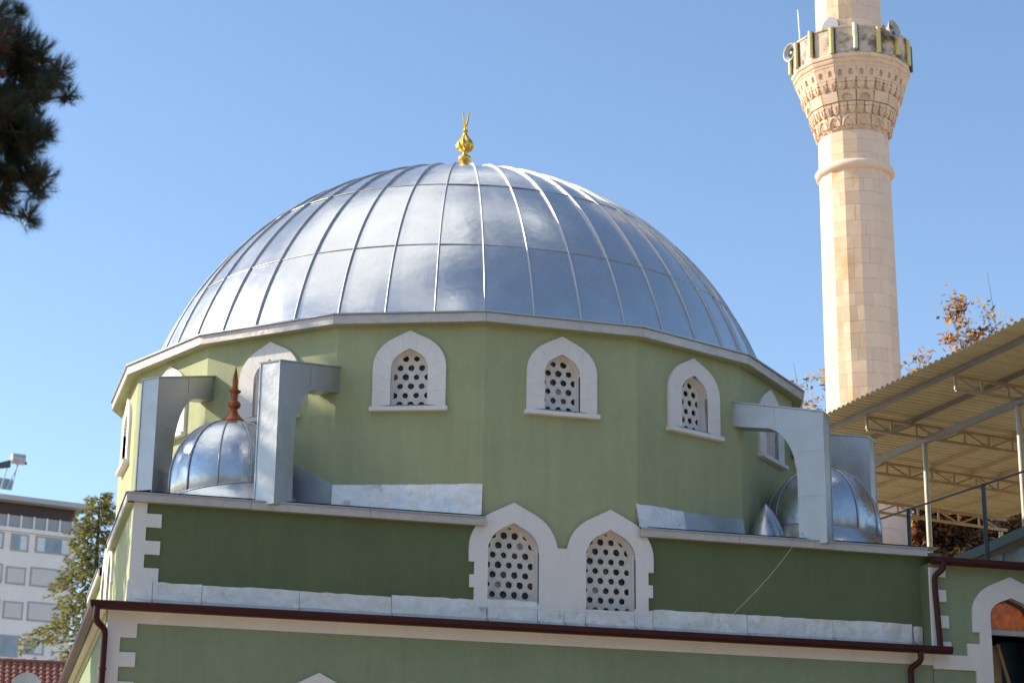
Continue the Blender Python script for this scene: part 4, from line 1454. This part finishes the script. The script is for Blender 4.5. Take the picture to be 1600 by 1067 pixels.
def needle_tuft(mb, p, axis, n, length, wd, rnd, spread=0.9):
    axis = axis.normalized()
    for _ in range(n):
        d = (axis + Vector((rnd.gauss(0, spread), rnd.gauss(0, spread), rnd.gauss(0, spread))) * 0.62).normalized()
        sdv = d.orthogonal().normalized() * wd
        q = p + axis * rnd.uniform(-0.06, 0.02)
        mb.v += [q - sdv, q + sdv, q + d * length * rnd.uniform(0.65, 1.1)]
        k = len(mb.v)
        mb.f.append((k - 3, k - 2, k - 1))

# foreground pine, crown reaching in from the left
PR = Vector((0.958, -0.286, 0))
PF = Vector((0.286, 0.958, 0))
PO = Vector((-9.93, -21.46, -3.30))          # a point of the crown at the left side of the view
trunk_xy = PO - PR * 2.3 + PF * 0.5
pine = thing('pine_tree', (trunk_xy.x, trunk_xy.y, GZ), 'dark pine crown with long needles hanging in at upper left', 'tree')
MB().tube([Vector((trunk_xy.x, trunk_xy.y, GZ)), Vector((trunk_xy.x + .1, trunk_xy.y, -7)), Vector((trunk_xy.x - .05, trunk_xy.y + .1, -3)), Vector((trunk_xy.x, trunk_xy.y, -0.6))], [0.26, 0.22, 0.15, 0.05], 12).build('trunk', 'bark', pine, smooth=True)
rnd = random.Random(12)
pn, dry, tw_ = MB(), MB(), MB()
blobs = [(-0.05, 0.62, 0.24), (0.14, 0.52, 0.22), (0.30, 0.42, 0.20), (0.42, 0.28, 0.14), (0.24, 0.20, 0.18), (0.53, 0.17, 0.10), (0.46, 0.06, 0.10), (0.40, -0.10, 0.14),
         (0.02, 0.30, 0.20), (-0.12, 0.10, 0.22), (0.30, -0.20, 0.16), (0.10, -0.22, 0.24), (-0.08, -0.35, 0.25), (0.36, -0.36, 0.12), (0.50, -0.50, 0.11), (0.36, -0.62, 0.16), (0.22, -0.50, 0.18),
         (0.05, -0.58, 0.22), (0.40, -0.76, 0.08), (-0.05, -0.80, 0.16), (0.12, -0.72, 0.12), (0.02, 0.98, 0.10), (-0.15, 0.95, 0.16), (0.15, 0.05, 0.2), (0.12, -0.45, 0.24), (0.3, -0.66, 0.16), (0.12, 0.40, 0.24), (0.44, 0.42, 0.12), (0.54, -0.42, 0.10), (0.02, -0.05, 0.22), (-0.1, -0.6, 0.25), (0.2, -0.32, 0.22), (0.0, 0.45, 0.24), (0.42, -0.58, 0.15), (0.0, -0.90, 0.16), (0.2, -0.84, 0.13), (0.43, -0.78, 0.11), (0.1, -0.86, 0.14), (0.05, -1.0, 0.15), (-0.05, -0.95, 0.2), (0.25, -0.93, 0.13), (0.43, -0.86, 0.10), (0.12, -0.95, 0.14), (0.0, -0.75, 0.2)]
for _ in range(34):
    blobs.append((rnd.uniform(-2.6, -0.2), rnd.uniform(-1.1, 2.2), rnd.uniform(0.2, 0.35)))
for bx_, bz_, br in blobs:
    dep = rnd.uniform(-0.45, 0.45)
    bc = PO + PR * bx_ + PF * dep + Z * bz_
    root = Vector((trunk_xy.x, trunk_xy.y, bc.z + (0.35 if bz_ < -0.3 else -rnd.uniform(0.2, 0.7))))
    mid = root.lerp(bc, 0.55) + Z * rnd.uniform(-0.05, 0.15)
    tw_.tube([root, mid, bc], [0.035, 0.02, 0.008], 5)
    nt_ = int(70 * (br / 0.2) ** 2) + 14
    for _ in range(nt_):
        o_ = Vector((rnd.gauss(0, 1), rnd.gauss(0, 1), rnd.gauss(0, 1))).normalized() * br * rnd.uniform(0.25, 1.0) ** 0.6
        p_ = bc + o_
        ax = (o_.normalized() * 0.8 + Z * 0.55 + PR * 0.2).normalized()
        tgt = dry if (abs(bx_) < 0.3 and 0.15 < bz_ < 0.45 and rnd.random() < 0.28) or rnd.random() < 0.015 else pn
        needle_tuft(tgt, p_, ax, 30, 0.105, 0.0016, rnd)
        tw_.tube([bc + o_ * 0.2, p_], [0.006, 0.003], 4, cap=False)
pn.build('crown', 'pine_needle', pine, recalc=False)
dry.build('dry_needles', 'pine_dry', pine, recalc=False)
tw_.build('twigs', 'bark', pine, recalc=False)
for (bx_, bz_) in ((0.36, -0.03), (0.22, -0.27), (0.08, 0.16)):
    c = PO + PR * bx_ + Z * bz_ - PF * 0.1
    MB().lathe([(0.004, -0.05), (0.022, -0.035), (0.030, -0.01), (0.026, 0.015), (0.014, 0.035), (0.003, 0.045)], c, 10).build('pine_cone', 'pine_dry', pine, smooth=True)

# cedar behind the mosque
cx_, cy_ = -4.79, 28.32
cedar = thing('cedar_tree', (cx_, cy_, GZ), 'olive green cedar with drooping branches beside the apartment block', 'tree')
MB().tube([(cx_, cy_, GZ), (cx_, cy_, -4), (cx_ + .03, cy_, 1), (cx_, cy_, 3.6)], [0.30, 0.20, 0.09, 0.015], 10).build('trunk', 'bark', cedar, smooth=True)
rnd = random.Random(5)
cl, cd, cb = MB(), MB(), MB()
z = 3.65
bi = 0
while z > -9.0:
    down = 3.75 - z
    blen = 0.25 + 0.52 * down ** 0.88 * rnd.uniform(0.72, 1.2)
    blen = min(blen, 4.2)
    az = bi * 2.4 + rnd.uniform(-0.4, 0.4)
    bi += 1
    dirv = Vector((math.cos(az), math.sin(az), 0))
    pts = []
    for i in range(7):
        t = i / 6
        pts.append(Vector((cx_, cy_, z)) + dirv * blen * t + Z * blen * (0.16 * math.sin(math.pi * 0.8 * t) - 0.22 * t * t))
    cb.tube(pts, [0.03 * (1 - t / 6.5) * (0.4 + down * 0.12) + 0.004 for t in range(7)], 5, cap=False)
    nt_ = int(24 + blen * 62)
    for _ in range(nt_):
        t = rnd.uniform(0.12, 1.0)
        i = min(5, int(t * 6))
        p_ = pts[i].lerp(pts[i + 1], t * 6 - i)
        side = dirv.cross(Z) * rnd.gauss(0, 0.16 + 0.12 * blen * (1 - t * 0.6)) + Z * rnd.uniform(-0.42, 0.08) * (0.6 + blen * 0.25)
        needle_tuft(cl if rnd.random() < 0.6 else cd, p_ + side, (dirv + Z * rnd.uniform(-0.7, 0.35) + side), 14, 0.18, 0.013, rnd, 0.8)
    z -= 0.15 + 0.018 * down
cl.build('crown', 'cedar_needle', cedar, recalc=False)
cd.build('inner_foliage', 'cedar_dark', cedar, recalc=False)
cb.build('branches', 'bark', cedar, recalc=False)

# autumn trees behind the canopy
def autumn(loc, top, rad, label, seed, dens, low, mats=('leaf_orange', 'leaf_yellow', 'leaf_brown', 'leaf_grey'), wts=(0.42, 0.28, 0.16, 0.14), lean=(0, 0)):
    rnd = random.Random(seed)
    t_ = thing('autumn_tree', loc, label, 'tree', 'autumn trees behind the canopy')
    loc = Vector(loc)
    br = MB()
    lv = {m: MB() for m in mats}
    H = top - loc.z
    tp = [loc, loc + Vector((0.1, 0.1, H * 0.35)), loc + Vector((lean[0] * .4, lean[1] * .4, H * 0.6))]
    br.tube(tp, [0.22, 0.16, 0.10], 9)
    for b in range(46):
        st = tp[1].lerp(tp[2], rnd.random()) if b > 8 else tp[2]
        az = rnd.uniform(0, 2 * math.pi)
        zt = rnd.uniform(low, top)
        rr = rad * math.sqrt(max(0.08, 1 - ((zt - (top + low) / 2) / ((top - low) / 2 + 0.2)) ** 2)) * rnd.uniform(0.45, 1.05)
        e = Vector((loc.x + lean[0] + rr * math.cos(az), loc.y + lean[1] + rr * math.sin(az), zt))
        mid = st.lerp(e, 0.5) + Vector((0, 0, 0.3)) + Vector((rnd.gauss(0, .2), rnd.gauss(0, .2), 0))
        br.tube([st, mid, e], [0.05, 0.025, 0.006], 5, cap=False)
        for tw in range(7):
            s_ = mid.lerp(e, rnd.uniform(0.1, 1.0))
            te = s_ + Vector((rnd.gauss(0, .45), rnd.gauss(0, .45), rnd.uniform(-0.1, 0.75)))
            br.tube([s_, s_.lerp(te, 0.5) + Vector((0, 0, .05)), te], [0.010, 0.007, 0.003], 4, cap=False)
            hfac = (zt - low) / (top - low)
            n_ = int(dens * 2.2 * (1.25 - 0.85 * hfac) * rnd.uniform(0.4, 1.5))
            for q in range(max(1, n_ // 4)):
                p_ = s_.lerp(te, rnd.uniform(0.2, 1.0))
                leaf_tris(lv[rnd.choices(mats, wts)[0]], p_, 4, 0.16, 0.12, rnd)
    br.build('trunk', 'twig', t_, recalc=False)
    for m in mats:
        if lv[m].v:
            lv[m].build('crown', m, t_, recalc=False)
autumn((23.6, 16.6, GZ), 11.2, 3.9, 'sparse orange-leaved tree rising above the canopy edge at right', 31, 52, -1.0)
autumn((18.6, 20.6, GZ), 9.0, 2.6, 'thin yellowing tree showing between drum and minaret', 32, 34, 0.5, wts=(0.35, 0.35, 0.2, 0.1))
autumn((26.0, 15.0, GZ), 10.9, 2.8, 'sparse orange tree at the right picture edge above the canopy', 36, 52, 0.0, wts=(0.42, 0.28, 0.16, 0.14))
autumn((20.9, 17.6, GZ), 8.9, 2.6, 'orange and yellow tree just right of the minaret above the canopy', 35, 62, 0.0, wts=(0.45, 0.3, 0.15, 0.1))
autumn((19.6, 14.2, GZ), 2.8, 2.6, 'dense rust-brown tree seen under the canopy', 33, 300, -5.0, wts=(0.25, 0.05, 0.5, 0.2))
autumn((22.8, 12.6, GZ), 2.6, 2.8, 'reddish brown tree under the canopy nearest the right edge', 34, 300, -5.0, wts=(0.2, 0.03, 0.52, 0.25))

# unseen trees added round the viewpoint to shade the mosque front
def grove(crowns, name, label, seed, size, dens):
    rnd = random.Random(seed)
    mb = MB()
    for (x, y, top, r, bot) in crowns:
        n = int(dens * r * r)
        for _ in range(n):
            t = rnd.random()
            zz = bot + (top - bot) * t
            rr = r * (1 - 0.75 * t ** 1.6) * (0.55 + 0.45 * rnd.random() ** 0.5) * (0.85 + 0.25 * math.sin(zz * 2.1 + x))
            a = rnd.uniform(0, 2 * math.pi)
            c = Vector((x + rr * math.cos(a), y + rr * math.sin(a), zz))
            leaf_tris(mb, c, 3, 0.28, size, rnd, 1.3)
        mb.tube([(x, y, GZ), (x, y, bot + (top - bot) * 0.7)], [0.28, 0.08], 7)
    return mb
gm = grove([(13, -23, 3, 3.4, -9.5), (19, -20, 4, 3.6, -9.5), (25, -24, 5, 4, -9.5), (15.5, -30, 5, 3.8, -9.5), (7, -37, 6, 4.0, -9.5), (0, -45, 7, 4.2, -9.5), (-8, -48, 7, 4.2, -9.5),
            (-17, -46, 7, 4.2, -9.5), (-24, -40, 7, 4.2, -9.5), (-29, -32, 7, 4.2, -9.5), (31, -16, 5, 4.2, -9.5), (20, -38, 8, 4.5, -9.5), (10, -50, 9, 5, -9.5), (-30, -52, 9, 5, -9.5), (28, -32, 8, 4.5, -9.5)],
           'shade_grove', '', 61, 0.34, 130)
go = gm.build('shade_grove', 'grove_leaf', kind='stuff', recalc=False)
go['label'] = 'unseen dark green trees added round the viewpoint for shade'
tp = thing('pine_tree', (-20.11, 2.33, GZ), 'tall slim pine standing left of the mosque', 'tree')
gm = MB()
rnd = random.Random(9)
for _ in range(1500):
    t = rnd.random()
    zz = 11.3 - 12.5 * t
    rr = (0.25 + 1.12 * min(1, t * 2.2)) * rnd.random() ** 0.45 * (0.7 + 0.5 * math.sin(zz * 2.7) ** 2)
    a = rnd.uniform(0, 2 * math.pi)
    leaf_tris(gm, Vector((-20.11 + rr * math.cos(a), 2.33 + rr * math.sin(a), zz)), 3, 0.16, 0.22, rnd, 1.5)
gm.build('crown', 'grove_leaf', tp, recalc=False)
MB().tube([(-20.11, 2.33, GZ), (-20.11, 2.33, 0), (-20.11, 2.33, 10.8)], [0.3, 0.2, 0.03], 8).build('trunk', 'bark', tp, smooth=True)
